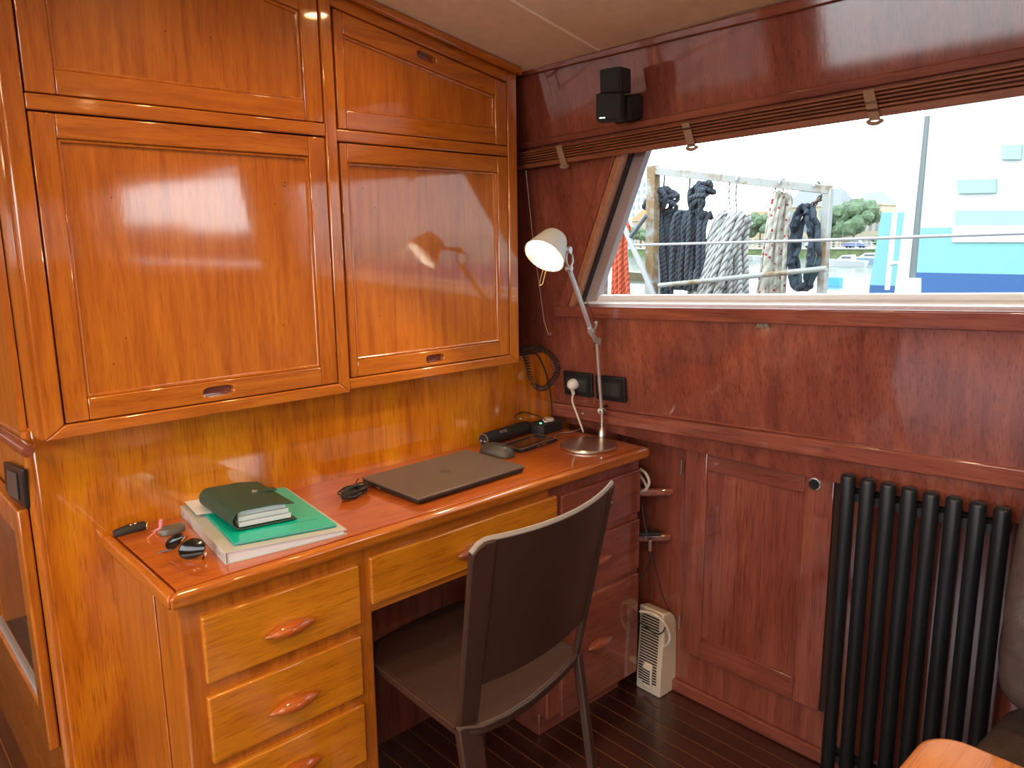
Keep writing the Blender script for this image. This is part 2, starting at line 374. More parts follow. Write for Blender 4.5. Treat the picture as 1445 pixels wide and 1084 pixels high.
strip(V(win1[0])+jin*.026, V(win1[1])+jin*.026, jin, .035, -.035, .025).build('outer_frame', M['greyf'], w1)
strip(V(win1[2]), V(win1[3]), V((0, -1, 0)), .06, .014, .02).build('side_trim', W['rdz'], w1)
G().slab([wb(win1[0].y, bz(win1[0].y)-.004, .004), wb(YR, bz(YR)-.004, .004), wb(YR, bz(YR)+.006, -.055), wb(win1[0].y, bz(win1[0].y)+.006, -.055)], (0, 0, -.012)).build('window_sill', M['sill'], w1)
G().slab([wb(LW0.y, LW0.z, -.045), wb(win1[1].y, win1[1].z, -.045), wb(YR, ZT2, -.045), wb(YR, bz(YR), -.045)], -WN*.004).build('pane', M['glass'], w1)
G().slab([wb(LW0.y-.03, bz(LW0.y)+.006, -.045), wb(YR, bz(YR)+.006, -.045), wb(YR, bz(YR)+.018, -.045), wb(LW0.y-.03, bz(LW0.y)+.018, -.045)], -WN*.012).build('outer_frame', M['sill'], w1)
w2 = thing('window_2', None, None, kind='structure')
G().slab([V(p)-WN*.045 for p in win2], -WN*.004).build('pane', M['glass'], w2)
G().holes([wb(-.29, bz(-.34)-.05, .014), wb(-.29, ZT+.05, .014), wb(-2.90, ZT+.05, .014), wb(-2.90, bz(-.34)-.05, .014)], [[V(p)+WN*.014 for p in win2]], -WN*.02).build('window_frame', W['rdz'], w2)

fp = onw(1078, 461, .001); ft_ = thing('window_latch', 'small corroded metal latch plate under the window trim', 'latch', fp)
G().slab([fp+V((0, .020, -.004)), fp+V((0, -.018, -.003)), fp+V((-.002, -.012, .010)), fp+V((-.002, .014, .010))], WN*.004).build('latch_plate', plain('corroded_metal', (.22, .17, .12), .7, var=.5, bscale=200), ft_, bevel=.001)
G().cyl(fp+WN*.004, fp+WN*.008, .004, n=12).build('screw', M['nickel'], ft_)
# cap rail along the side, with its small bead
cr = thing('trim_1', None, None, kind='structure')
c0_, c1_ = onx(880, 603, 1.668), onx(1440, 692, 1.668)
kc = (c1_.z-c0_.z)/(c1_.y-c0_.y)
u0_, u1_ = onx(930, 585, 1.668), onx(1210, 625.5, 1.668); ku = kc; print('rail', c0_, c1_, u0_, u1_)
def cz(y): return c0_.z+kc*(y-c0_.y)
H_ = (u0_.z-cz(u0_.y)+u1_.z-cz(u1_.y))/2
ya, yb = 1.64, -3.18
def railbox(g, x0, x1, za, zb): 
    return g.add([(x0, ya, cz(ya)+za), (x1, ya, cz(ya)+za), (x1, yb, cz(yb)+za), (x0, yb, cz(yb)+za), (x0, ya, cz(ya)+zb), (x1, ya, cz(ya)+zb), (x1, yb, cz(yb)+zb), (x0, yb, cz(yb)+zb)],
                 [(0, 3, 2, 1), (4, 5, 6, 7), (0, 1, 5, 4), (1, 2, 6, 5), (2, 3, 7, 6), (3, 0, 4, 7)])
railbox(G(), 1.668, 1.76, 0, H_*.86).build('cap_rail', W['rdy'], cr, bevel=.005, seg=3)
railbox(G(), 1.676, 1.74, H_*.86, H_).build('rail_bead', W['rdy'], cr, bevel=.003)
# baseboard
G().box((XW-.014, -3.1, 0), (XW, 1.5, .040)).build('baseboard_right', W['rdy'], None, bevel=.006, kind='structure')
# crown mouldings
def pxw_line(a, b, off): A, B = onw(*a, off), onw(*b, off); return A, B
def wstrip(name, tl_, tr_, bl_, br_, off, th, mat, par=None, y0=1.8, y1=-3.15, bevel=.003, **kw):
    """strip on the leaning wall between two px lines"""
    TA, TB, BA, BB = onw(*tl_, off), onw(*tr_, off), onw(*bl_, off), onw(*br_, off)
    zt_ = lambda y: TA.z+(TB.z-TA.z)/(TB.y-TA.y)*(y-TA.y); zb_ = lambda y: BA.z+(BB.z-BA.z)/(BB.y-BA.y)*(y-BA.y)
    return G().slab([wb(y0, zt_(y0), off), wb(y1, zt_(y1), off), wb(y1, zb_(y1), off), wb(y0, zb_(y0), off)], -WN*th).build(name, mat, par, bevel=bevel, **kw), zt_, zb_
t3, _, _ = wstrip('trim_3', (733, 99), (1111, 0), (735, 107), (1177, 0), .014, .014, W['rdy'], kind='structure')
t4, _, _ = wstrip('trim_4', (800, 188), (1445, 64), (800, 199), (1445, 82), .010, .010, W['rdy'], kind='structure')
# remaining shell: port side, aft end, far end of the passage (each with the windows that light the cabin)
wp = thing('wall_port', None, None, kind='structure')
pw = [(-1.95, -2.2, 1.0), (-1.95, -2.2, 1.7), (-1.95, 2.4, 1.7), (-1.95, 2.4, 1.0)]
G().holes([(-1.95, -3.2, 0), (-1.95, -3.2, 2.1), (-1.95, 3.2, 2.1), (-1.95, 3.2, 0)], [pw], (-.05, 0, 0)).build('panel', W['orz'], wp)
wf = thing('wall_aft', None, None, kind='structure')
fw = [(-1.5, -3.15, 1.2), (-1.5, -3.15, 1.6), (-.6, -3.15, 1.6), (-.6, -3.15, 1.2)]
G().holes([(-2.0, -3.15, 0), (-2.0, -3.15, 2.1), (1.85, -3.15, 2.1), (1.85, -3.15, 0)], [fw], (0, -.05, 0)).build('panel', W['orz'], wf)
G().box((-2.0, 3.1, 0), (XL, 3.15, 2.1)).build('wall_forward', W['orz'], None, kind='structure')
area('portal_side', wb(.75, 1.38, -.10), wb(.75, 1.38, 1), 1.6, .66, 1, (1, 1, 1), True)
area('portal_side_aft', wb(-1.6, 1.38, -.10), wb(-1.6, 1.38, 1), 2.6, .66, 1, (1, 1, 1), True)
area('portal_port', (-2.03, .1, 1.35), (0, .1, 1.35), 4.7, .75, 1, (1, 1, 1), True)
area('portal_aft', (-1.05, -3.25, 1.40), (-1.05, 0, 1.40), .95, .45, 1, (1, 1, 1), True)

for i, (x, y, wh) in enumerate(DOWNLIGHTS):
    p = ceil(x, y) if x > -.2 else V((x, y, zc0))
    t = thing('downlight', 'round warm downlight in the cabin ceiling '+wh, 'lamp', p, group='recessed ceiling downlights')
    G().lathe([(0, .036), (-.006, .034), (-.006, .026), (0, .026)], p, (0, 0, 1), 24).build('bezel', M['brass'], t)
    G().cyl(p+V((0, 0, -.002)), p+V((0, 0, -.004)), .025, n=20).build('lens', M['down'], t)
    l = bpy.data.lights.new('downlight_beam', 'SPOT'); l.energy = DL_POWER*(.45, .07, 1.15, 1, 1, 1, 1)[i]; l.color = WARM; l.spot_size = 2.7; l.spot_blend = .9; l.shadow_soft_size = .03
    o = bpy.data.objects.new('downlight_beam', l); C.objects.link(o); o.location = p+V((0, 0, -.012)); o['kind'] = 'helper'

for x, y, wh in ((-.7, -1.0, 'on the aft part of the ceiling behind the viewer'), (-1.1, .5, 'on the ceiling near the port windows')):  # added fill domes out of view, brightening the ceiling and cabin
    p = V((x, y, zc0)); t = thing('added_fill_dome', 'added fill light in the form of a small dome '+wh, 'lamp', p)
    G().lathe([(0, .07), (-.012, .068), (-.014, .060)], p, (0, 0, 1), 32).build('fill_dome_base', M['brass'], t)
    G().lathe([(-.014, .058), (-.028, .050), (-.038, .032), (-.042, .004)], p, (0, 0, 1), 32).build('fill_dome_glass', plain('fill_dome_glass', (1, .95, .85), .5, emis=(1, .80, .55), es=8), t)
    l = bpy.data.lights.new('fill_dome_glow', 'POINT'); l.energy = 14; l.color = (1, .74, .46); l.shadow_soft_size = .05
    o = bpy.data.objects.new('fill_dome_glow', l); C.objects.link(o); o.location = p+V((0, 0, -.12)); o['kind'] = 'helper'

# ================================================================== WALL CABINETS
def q2(pts, Y): return [ony(x, y, Y) for x, y in pts]
def lerp4(q, k): c = sum(q, V())/4; return [c+(p-c)*k for p in q]
def door(par, outer_px, inner_px, Y, pull_px=None, pull_r=0, sv=W['orz'], sh=W['orx'], name='door', holes_px=(), top_open=False):
    """outer/inner px: TL,TR,BR,BL -> stile-and-rail door with recessed panel and finger slot"""
    O = q2(outer_px, Y); I = q2(inner_px, Y); vec = V((0, .018, 0))
    g = G()
    g.slab([O[0], V((I[0].x, Y, O[0].lerp(O[1], (I[0].x-O[0].x)/(O[1].x-O[0].x)).z)), V((I[3].x, Y, O[3].lerp(O[2], (I[3].x-O[3].x)/(O[2].x-O[3].x)).z)), O[3]], vec, 0)
    g.slab([V((I[1].x, Y, O[0].lerp(O[1], (I[1].x-O[0].x)/(O[1].x-O[0].x)).z)), O[1], O[2], V((I[2].x, Y, O[3].lerp(O[2], (I[2].x-O[3].x)/(O[2].x-O[3].x)).z))], vec, 0)
    def rail(a, b, c, d, hole):
        if hole: g.holes([a, b, c, d], [hole], vec, 1)
        else: g.slab([a, b, c, d], vec, 1)
    e = .0004
    tl, tr = g.v[1]+V((e, 0, 0)), g.v[8]-V((e, 0, 0)); bl, br = g.v[2]+V((e, 0, 0)), g.v[11]-V((e, 0, 0))
    hole = None; up = False
    if pull_px:
        a, b = ony(*pull_px[0], Y), ony(*pull_px[1], Y); hw = abs(b.x-a.x)/2; cx_, cz_ = (a.x+b.x)/2, (a.z+b.z)/2
        up = cz_ > (I[0].z+I[1].z)/2-.01
        hole = stadium(cx_, cz_, hw, pull_r, Y)
        if up:
            sl = (O[1].z-O[0].z)/(O[1].x-O[0].x); hole = [V((p.x, p.y, p.z+sl*(p.x-cx_))) for p in hole]
    rail(tl, tr, I[1]-V((e, 0, 0)), I[0]+V((e, 0, 0)), hole if up else None)
    rail(I[3]+V((e, 0, 0)), I[2]-V((e, 0, 0)), br, bl, hole if (hole and not up) else None)
    d_ = g.build(name, [sv, sh], par, bevel=.0022, seg=2)
    mo = lerp4(I, 1.004); mi_ = [V((0, 0, 0))]*4
    c = sum(I, V())/4
    mi_ = [p+V((.006 if p.x < c.x else -.006, 0, .006 if p.z < c.z else -.006)) for p in I]
    G().holes([p+V((0, .004, 0)) for p in I], [[p+V((0, .004, 0)) for p in mi_]], (0, .010, 0)).build('panel_moulding', sv, d_, bevel=.002)
    G().slab([p+V((0, .0095, 0)) for p in lerp4(I, 1.0)], (0, .006, 0)).build('door_panel', sv, d_)
    if hole:
        G().box((cx_-hw-.005, Y+.0181, cz_-pull_r-.010), (cx_+hw+.005, Y+.022, cz_+pull_r+.010)).build('finger_pull', W['rdx'], d_)
    if holes_px:
        g = G()
        for hx, hy in holes_px: p = ony(hx, hy, Y+.0093); g.cyl(p, p+V((0, -.0004, 0)), .0014, n=8)
        g.build('screw_hole', M['dark'], d_, kind='stuff')
    return d_
# left unit
def carcass(name, label, bot_px, xl, xr, zt_l, zt_r, zrail, Yf, left_side):
    pass
c1 = thing('wall_cabinet', 'left varnished teak wall cabinet, wider, with large lower door over the binder', 'cabinet', (.58, YC, .988))
bl, br = ony(69, 624, YC), ony(495, 553, YC); zb = (bl.z+br.z)/2; xl, xr = .285, br.x
SW = .0
dl = q2([(41.5, 154.7), (462, 194), (479, 541), (92, 599.5)], YC)
ul = q2([(41.5, 128.7), (458.5, 173.7)], YC)
xi0 = dl[3].x; xi1 = dl[2].x; zi = dl[3].z/2+dl[2].z/2; print('cab1', zb, bl, br, dl, ul)
ztop = lambda x: ceil(x, YC).z
# carcass: sides, floor, face frame pieces (mitred bottom rail)
g = G(); g.box((.279, YC+.012, zb+.001), (.303, 1.845, ztop(xl)-.005)); g.build('side_panel', W['orz'], c1)
g = G(); g.box((xl, YC+.03, zb+.001), (xr-.002, YC+.22, zb+.02)); g.build('cabinet_floor', W['orx'], c1)
g = G(); g.box((xl+.018, YC+.06, zb+.02), (xr-.02, YC+.07, ztop(xl)-.04)); g.build('inner_back', M['dark'], c1)
F = YC; T = V((0, .035, 0))
mw = xi0-xl
G().slab([(xl, F, zb), (xi0-.001, F, zi-.001), (xi0-.001, F, ztop(xi0)), (xl, F, ztop(xl))], T).build('face_stile', W['orz'], c1, bevel=.003)
G().slab([(xl, F, zb), (xr, F, zb), (xi1+.001, F, zi-.001), (xi0-.001, F, zi-.001)], T).build('bottom_rail', W['orx'], c1, bevel=.003)
G().slab([(xi1+.001, F, zi-.001), (xr, F, zb), (xr, F, ztop(xr)), (xi1+.001, F, ztop(xi1))], T).build('face_stile', W['orz'], c1, bevel=.003)
zr1 = (ul[0].z+ul[1].z)/2-.0015; zr0 = (dl[0].z+dl[1].z)/2+.0015
G().box((xi0, F, zr0), (xi1, F+.035, zr1)).build('middle_rail', W['orx'], c1, bevel=.0025)
z2 = dl[0].z/2+dl[1].z/2; ex = .002
def X2px(q): return q
def snap(q):  # make the px quad a true rectangle on the face plane
    P = q2(q, YC); x0 = (P[0].x+P[3].x)/2; x1 = (P[1].x+P[2].x)/2; zt_ = (P[0].z+P[1].z)/2; zb_ = (P[2].z+P[3].z)/2; return x0, x1, zb_, zt_
def P2px(p):
    d_ = V(p)-EYE; z = d_.dot(FWD); return (722.5+CF*d_.dot(RIGHT)/z, 542-CF*d_.dot(UPV)/z)
def rectpx(x0, x1, z0, z1, Y): return [P2px((x0, Y, z1)), P2px((x1, Y, z1)), P2px((x1, Y, z0)), P2px((x0, Y, z0))]
YD = YC+.003
i0 = snap([(82, 194), (437, 221), (455, 518), (123, 563)])
door(c1, rectpx(xi0+ex, xi1-ex, zi+.001, z2-.001, YD), rectpx(*i0, YD), YD, ((288, 560), (330, 544)), .0095,
     holes_px=[(157, 279), (400, 262), (402, 257.5), (403, 263), (388, 288), (178, 477.5), (160.5, 514), (400, 459), (134, 580)])
i1 = snap([(76, 96), (424, 14), (431, 142.6), (76, 96)])
P_ = q2([(76, 96), (431, 142.6)], YC); pz = (P_[0].z+P_[1].z)/2
tt = q2([(377, 0), (424, 14)], YC); ts = (tt[1].z-tt[0].z)/(tt[1].x-tt[0].x)
ipt = lambda x: tt[1].z-(x-tt[1].x)*.178-.0
xa, xb = P_[0].x, P_[1].x
ip = [P2px((xa, YD, ipt(xa))), P2px((xb, YD, ipt(xb))), P2px((xb, YD, pz)), P2px((xa, YD, pz))]
op = [P2px((xi0+ex, YD, ztop(xi0)-.03)), P2px((xi1-ex, YD, ztop(xi1)-.03)), P2px((xi1-ex, YD, zr1+.002)), P2px((xi0+ex, YD, zr1+.002))]
door(c1, op, ip, YD, holes_px=[(233, 44), (297, 53)])
# right unit, a hair behind the left one and 1 cm shorter
Y2 = YC+.006
c2 = thing('wall_cabinet', 'right varnished teak wall cabinet beside the window wall, narrower, lamp mirrored in it', 'cabinet', (1.2, Y2, 1.0))
bl2, br2 = ony(500, 550, Y2), ony(733, 511, Y2); zb2 = (bl2.z+br2.z)/2; xl2, xr2 = xr+.0015, ony(733, 511, Y2).x
d2 = q2([(479.8, 199), (716.8, 222), (721, 501.6), (496.3, 533)], Y2)
zi2 = (d2[2].z+d2[3].z)/2; xj0 = d2[0].x/2+d2[3].x/2; xj1 = (d2[1].x+d2[2].x)/2; zt2 = (d2[0].z+d2[1].z)/2
u2 = q2([(467.7, 9.3), (717.4, 117.3), (716.4, 206.6), (477.6, 180.6)], Y2)
zu0 = (u2[2].z+u2[3].z)/2; print('cab2', zb2, bl2, br2, d2, u2, xl2, xr2)
xj0 = max(xj0, xl2+.002)
G().slab([(xl2, Y2, zb2), (xr2, Y2, zb2), (xj1+.001, Y2, zi2-.001), (xl2, Y2, zi2-.001)], T).build('bottom_rail', W['orx'], c2, bevel=.003)
G().slab([(xj1+.001, Y2, zi2-.001), (xr2, Y2, zb2), (xr2, Y2, ztop(xr2)), (xj1+.001, Y2, ztop(xj1))], T).build('face_stile', W['orz'], c2, bevel=.003)
G().box((xl2, Y2, zt2+.001), (xj1, Y2+.035, zu0-.001)).build('middle_rail', W['orx'], c2, bevel=.0025)
G().slab([(xl2, Y2, u2[0].z+.002+.178*(u2[0].x-xl2)), (xj1, Y2, u2[1].z+.002), (xj1, Y2, ztop(xj1)), (xl2, Y2, ztop(xl2))], T).build('top_rail', W['orx'], c2, bevel=.0025)
G().box((xr2-.018, Y2+.03, zb2+.001), (xr2, 1.76, ztop(xr2)-.02)).build('side_panel', W['orz'], c2)
G().box((xl2, Y2+.035, zb2+.001), (xr2-.02, Y2+.22, zb2+.02)).build('cabinet_floor', W['orx'], c2)
G().box((xl2+.01, Y2+.06, zb2+.02), (xr2-.02, Y2+.07, ztop(xr2)-.03)).build('inner_back', M['dark'], c2)
YD2 = Y2+.003
P = q2([(490, 228), (703, 244), (706, 482), (505, 509)], YD2)
ir = ((P[0].x+P[3].x)/2, (P[1].x+P[2].x)/2, (P[2].z+P[3].z)/2, (P[0].z+P[1].z)/2)
door(c2, rectpx(xj0+.001, xj1-.001, zi2+.001, zt2-.001, YD2), rectpx(*ir, YD2), YD2, ((602, 511), (627, 501)), .0095,
     holes_px=[(512, 266), (529, 293), (667.5, 297.5), (536, 446), (671, 452), (683, 471)])
P = q2([(484.5, 48.2), (698.7, 135), (699.8, 182.7), (488, 153.6)], YD2)
xa, xb = (P[0].x+P[3].x)/2, (P[1].x+P[2].x)/2; z0 = (P[2].z+P[3].z)/2
ip = [P2px((xa, YD2, P[0].z)), P2px((xb, YD2, P[1].z)), P2px((xb, YD2, z0)), P2px((xa, YD2, z0))]
sl = (u2[1].z-u2[0].z)/(u2[1].x-u2[0].x)
op = [P2px((xj0+.001, YD2, u2[0].z+sl*(xj0-u2[0].x))), P2px((xj1-.001, YD2, u2[1].z)), P2px((xj1-.001, YD2, zu0+.001)), P2px((xj0+.001, YD2, zu0+.001))]
door(c2, op, ip, YD2, ((589, 74), (615.7, 87)), .0085)
# crown moulding over the cabinets
e1, e2 = ceil(.29, YC-.0), ceil(xr2+.004, YC)
g = G(); dn = V((0, 0, -.020))
g.slab([V((e1.x, YC-.016, e1.z)), V((e2.x, YC-.016, e2.z)), V((e2.x, YC-.016, e2.z))+dn, V((e1.x, YC-.016, e1.z))+dn], (0, .015, 0))
g.build('trim_5', W['orx'], None, bevel=.006, seg=3, kind='structure')

# ================================================================== DESK
dk = thing('desk', 'varnished teak writing desk with drawer pedestals below the wall cabinets', 'desk', (1.02, 1.43, 0))
DX0, DX1, DY0, DY1, DZ = .374, 1.676, 1.245, 1.6195, .75
G().box((DX0+.022, DY0+.022, DZ-.030), (DX1-.022, DY1, DZ)).build('desktop', W['tpx'], dk, bevel=.0008)
e = .0008; b_ = .0212
G().slab([(DX0, DY0, DZ-.030), (DX1, DY0, DZ-.030), (DX1-b_, DY0+b_, DZ-.030), (DX0+b_, DY0+b_, DZ-.030)], (0, 0, .0305)).build('edge_moulding', W['orx'], dk, bevel=.009, seg=4)
G().slab([(DX0, DY0, DZ-.030), (DX0+b_, DY0+b_, DZ-.030), (DX0+b_, DY1, DZ-.030), (DX0, DY1, DZ-.030)], (0, 0, .0305)).build('edge_moulding', W['ory'], dk, bevel=.009, seg=4)
G().slab([(DX1, DY0, DZ-.030), (DX1, DY1, DZ-.030), (DX1-b_, DY1, DZ-.030), (DX1-b_, DY0+b_, DZ-.030)], (0, 0, .0305)).build('edge_moulding', W['rdy'], dk, bevel=.009, seg=4)
YP, YF = 1.272, 1.261
xk0 = ony(526, 867, YP).x; xk1 = ony(772, 1000, YP).x; print('knee', xk0, xk1)
PX0, PX1 = DX0+.020, ony(899.5, 800, YP).x; print('PX1', PX1)
G().box((PX0, YP, .06), (xk0, DY1, DZ-.030)).build('pedestal', W['orz'], dk, bevel=.006, seg=3)
G().box((PX0-.004, YP+.11, .06), (PX0, DY1, DZ-.031)).build('side_board', W['orz'], dk, bevel=.002)
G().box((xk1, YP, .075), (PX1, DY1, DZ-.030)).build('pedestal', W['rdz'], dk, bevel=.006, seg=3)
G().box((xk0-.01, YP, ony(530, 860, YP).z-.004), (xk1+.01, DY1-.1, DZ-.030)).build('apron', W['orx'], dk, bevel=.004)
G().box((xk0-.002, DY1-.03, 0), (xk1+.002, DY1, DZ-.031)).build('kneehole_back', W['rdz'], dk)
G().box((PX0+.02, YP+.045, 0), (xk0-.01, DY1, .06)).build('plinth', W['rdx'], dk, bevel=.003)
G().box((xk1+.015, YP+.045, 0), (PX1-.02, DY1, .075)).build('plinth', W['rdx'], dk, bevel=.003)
def pull(par, cpx, mat, L=.105):
    c = ony(*cpx, YF-.004); g = G(); prof = []
    for k in range(25):
        t = -1+2*k/24; prof.append((t*L/2, .0145*(max(0, 1-abs(t)**1.9))**.85))
    g.lathe(prof, c+V((0, -.004, 0)), (1, 0, 0), 20, xs=(0, 1, 0), scale=(1.25, 1)); g.build('handle', mat, par, smooth=60)
def drawer(px, cpx, wm, hm, lab=None):
    P = q2(px, YF); x0 = (P[0].x+P[3].x)/2; x1 = (P[1].x+P[2].x)/2; z1 = (P[0].z+P[1].z)/2; z0 = (P[2].z+P[3].z)/2
    o = G().box((x0, YF, z0), (x1, YP+.002, z1)).build('drawer', wm, dk, bevel=.004, seg=3)
    if lab: o['label'] = lab
    if cpx: pull(o, cpx, hm)
    return x0, x1, z0, z1
a1 = drawer([(285.5, 872.6), (508, 797.7), (510.7, 881), (292.4, 969)], (409, 886), W['brx'], W['tpx'])
a2 = drawer([(293, 988), (511.6, 897), (513.7, 981.7), (303, 1080)], (415, 992), W['brx'], W['tpx'])
print('drw', a1, a2)
for k in (2, 3):
    zt_ = a2[2]-.021-(k-2)*(a2[3]-a2[2]+.021); zb_ = zt_-(a2[3]-a2[2])
    if zb_ < .07: zb_ = .075
    pp = [P2px((a2[0], YF, zt_)), P2px((a2[1], YF, zt_)), P2px((a2[1], YF, zb_)), P2px((a2[0], YF, zb_))]
    drawer(pp, P2px(((a2[0]+a2[1])/2, YF, (zt_+zb_)/2)), W['brx'], W['tpx'])
p0 = ony(522.7, 789, YF); p1 = ony(786.8, 699, YF); pb = ony(526.6, 855, YF)
pz_ = (p0.z+p1.z)/2
pp = [P2px((p0.x, YF, pz_)), P2px((p1.x, YF, pz_)), P2px((p1.x, YF, pb.z)), P2px((p0.x, YF, pb.z))]
mid = P2px(((p0.x+p1.x)/2, YF, (pz_+pb.z)/2)); print('centre pull', mid)
drawer(pp, (670, 776), W['brx'], W['rdx'])
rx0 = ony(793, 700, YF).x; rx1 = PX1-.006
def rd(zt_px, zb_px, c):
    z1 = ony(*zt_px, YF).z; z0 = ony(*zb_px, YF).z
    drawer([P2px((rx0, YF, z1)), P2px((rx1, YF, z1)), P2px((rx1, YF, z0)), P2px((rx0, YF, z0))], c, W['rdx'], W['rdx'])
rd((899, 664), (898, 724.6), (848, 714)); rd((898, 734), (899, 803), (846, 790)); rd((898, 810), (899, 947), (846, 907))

# ================================================================== LOCKER DOOR in the cabin side
ld = thing('door_1', None, None, kind='structure', loc=(XW, .95, .45))
XD = XW-.016
def rx(q, X): return [onx(x, y, X) for x, y in q]
O = rx([(965, 621), (1176, 665), (1157, 1007), (963, 917)], XD)
I = rx([(997, 663), (1134, 697), (1120, 959), (989, 899)], XD)
y0, y1, z1, z0 = (O[0].y+O[3].y)/2, (O[1].y+O[2].y)/2, (O[0].z+O[1].z)/2, (O[2].z+O[3].z)/2
iy0, iy1, iz1, iz0 = (I[0].y+I[3].y)/2, (I[1].y+I[2].y)/2, (I[0].z+I[1].z)/2, (I[2].z+I[3].z)/2
print('door', y0, y1, z0, z1, iy0, iy1, iz0, iz1)
g = G(); g.slab([(XD, y0, z0), (XD, y0, z1), (XD, iy0, z1), (XD, iy0, z0)], (.014, 0, 0), 0); g.slab([(XD, iy1, z0), (XD, iy1, z1), (XD, y1, z1), (XD, y1, z0)], (.014, 0, 0), 0)
g.slab([(XD, iy0-.0005, iz1), (XD, iy0-.0005, z1), (XD, iy1+.0005, z1), (XD, iy1+.0005, iz1)], (.014, 0, 0), 1)
g.slab([(XD, iy0-.0005, z0), (XD, iy0-.0005, iz0), (XD, iy1+.0005, iz0), (XD, iy1+.0005, z0)], (.014, 0, 0), 1)
g.build('door_frame', [W['rdz'], W['rdy']], ld, bevel=.002)
G().box((XD+.007, iy1, iz0), (XD+.012, iy0, iz1)).build('door_panel', W['rdz'], ld)
pr = onx(1150, 683, XD); G().lathe([(0, .0155), (.003, .0155), (.0035, .0125), (.001, .0115)], pr, (-1, 0, 0), 28, caps=False).build('ring_pull', M['nickel'], ld)
G().cyl(pr+V((-.0008, 0, 0)), pr+V((-.0022, 0, 0)), .0118, n=24).build('pull_cup', M['black'], ld)
for hp in ((963, 659), (960, 878)):
    p = onx(*hp, XD-.001); G().cyl(p+V((0, .003, -.022)), p+V((0, .003, .022)), .0028, n=10).build('hinge', M['nickel'], ld)
# dark reveal round the door and stile before the radiator
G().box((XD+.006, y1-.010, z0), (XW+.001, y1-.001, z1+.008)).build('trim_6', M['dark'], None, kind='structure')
G().box((XW-.012, y1-.042, .04), (XW, y1-.011, cz(y1)-.001)).build('trim_7', W['rdz'], None, bevel=.002, kind='structure')

# ================================================================== RADIATOR
xr_ = 1.665; ra = onx(1197, 675, xr_); rb = onx(1415, 726, xr_)
rt = thing('radiator', 'black column radiator of eight upright tubes beside the locker door', 'radiator', (xr_, (ra.y+rb.y)/2, .02))
n = 8; ztop_ = (ra.z+rb.z)/2+.012; rr = .0158
for k in range(n):
    y = ra.y+(rb.y-ra.y)*k/(n-1)
    prof = [(0, rr*.8), (.003, rr), (ztop_-.028, rr), (ztop_-.024, rr*.94), (ztop_-.021, rr*.80), (ztop_-.020, rr*.5)]
    g = G().lathe(prof, (xr_, y, .02), (0, 0, 1), 24)
    o = g.build('tube', M['radiator'], rt, smooth=50)
for zz in (ztop_-.052, .085):
    G().cyl((xr_+.036, ra.y+.008, zz), (xr_+.036, rb.y-.008, zz), .0125, n=20).build('header_pipe', M['radiator'], rt)
    g = G()
    for k in range(n):
        y = ra.y+(rb.y-ra.y)*k/(n-1); g.cyl((xr_, y, zz), (xr_+.03, y, zz), .008, n=10)
        if k < n-1: g.cyl((xr_+.005, y-.5*(ra.y-rb.y)/(n-1), zz), (xr_+.03, y-.5*(ra.y-rb.y)/(n-1), zz), .010, n=12)
    g.build('connector', M['radiator'], rt)
for y in (ra.y-.02, rb.y+.02): G().box((xr_+.04, y-.008, ztop_-.075), (XW+.001, y+.008, ztop_-.045)).build('bracket', M['radiator'], rt)

# ================================================================== SOCKETS
tt_ = thing('wall_socket', 'black socket plate with the white plug in it, left of the lamp stem', 'socket', onw(818, 541))
def wplate(t, quad, mods):
    P = [onw(*q) for q in quad]; c = sum(P, V())/4
    f = lambda k, o: [c+(p-c)*k+WN*o for p in P]
    G().slab(f(1, .001), WN*.010).build('cover_plate', M['black'], t, bevel=.004, seg=3)
    Q = f(1, .0112); r = lambda u, v: Q[0].lerp(Q[1], u).lerp(Q[3].lerp(Q[2], u), v)
    G().slab([r(.13, .2), r(.87, .2), r(.87, .8), r(.13, .8)], WN*.002).build('insert_frame', M['matt'], t, bevel=.001)
    Q = f(1, .0134)
    for a, b in mods: G().slab([r(a, .26), r(b, .26), r(b, .74), r(a, .74)], WN*.0022).build('module', plain('module_grey', (.035, .038, .036), .35), t, bevel=.0008)
    return c
wplate(tt_, [(797, 522), (838, 526.5), (839.3, 560.5), (799.6, 555)], [(.16, .50), (.53, .84)])
t_ = thing('wall_socket', 'black switch plate right of the lamp stem, without a plug', 'socket', onw(865, 548))
wplate(t_, [(842, 528), (884.5, 532), (886, 567.5), (844, 562)], [(.16, .49), (.52, .84)])
pg = onw(810.5, 541.5, .016); plug = thing('power_plug', 'white round power plug with cord in the left socket plate', 'plug', pg)
G().lathe([(0, .0165), (.010, .0165), (.016, .0145), (.022, .009), (.0235, .004)], pg, WN, 24).build('plug_body', M['white'], plug, smooth=50)
G().box(pg+WN*.018+V((-.003, -.012, -.002)), pg+WN*.018+V((.001, .012, .002))).build('grip', M['cream'], plug, bevel=.001)
pe = onw(809, 552, .025); q_ = onz(822, 611, .754)
path = smoothpath([pg+WN*.012+V((0, 0, -.012)), pe+V((0, 0, -.006)), pe+V((-.004, 0, -.03)), pe.lerp(q_, .55)+V((-.006, 0, 0)), q_+V((0, 0, .01)), q_+V((.012, .008, .0))], 8)
G().tube(path, [.0055 if i < 10 else .0030 for i in range(len(path))], 10).build('cord', M['wcable'], plug)

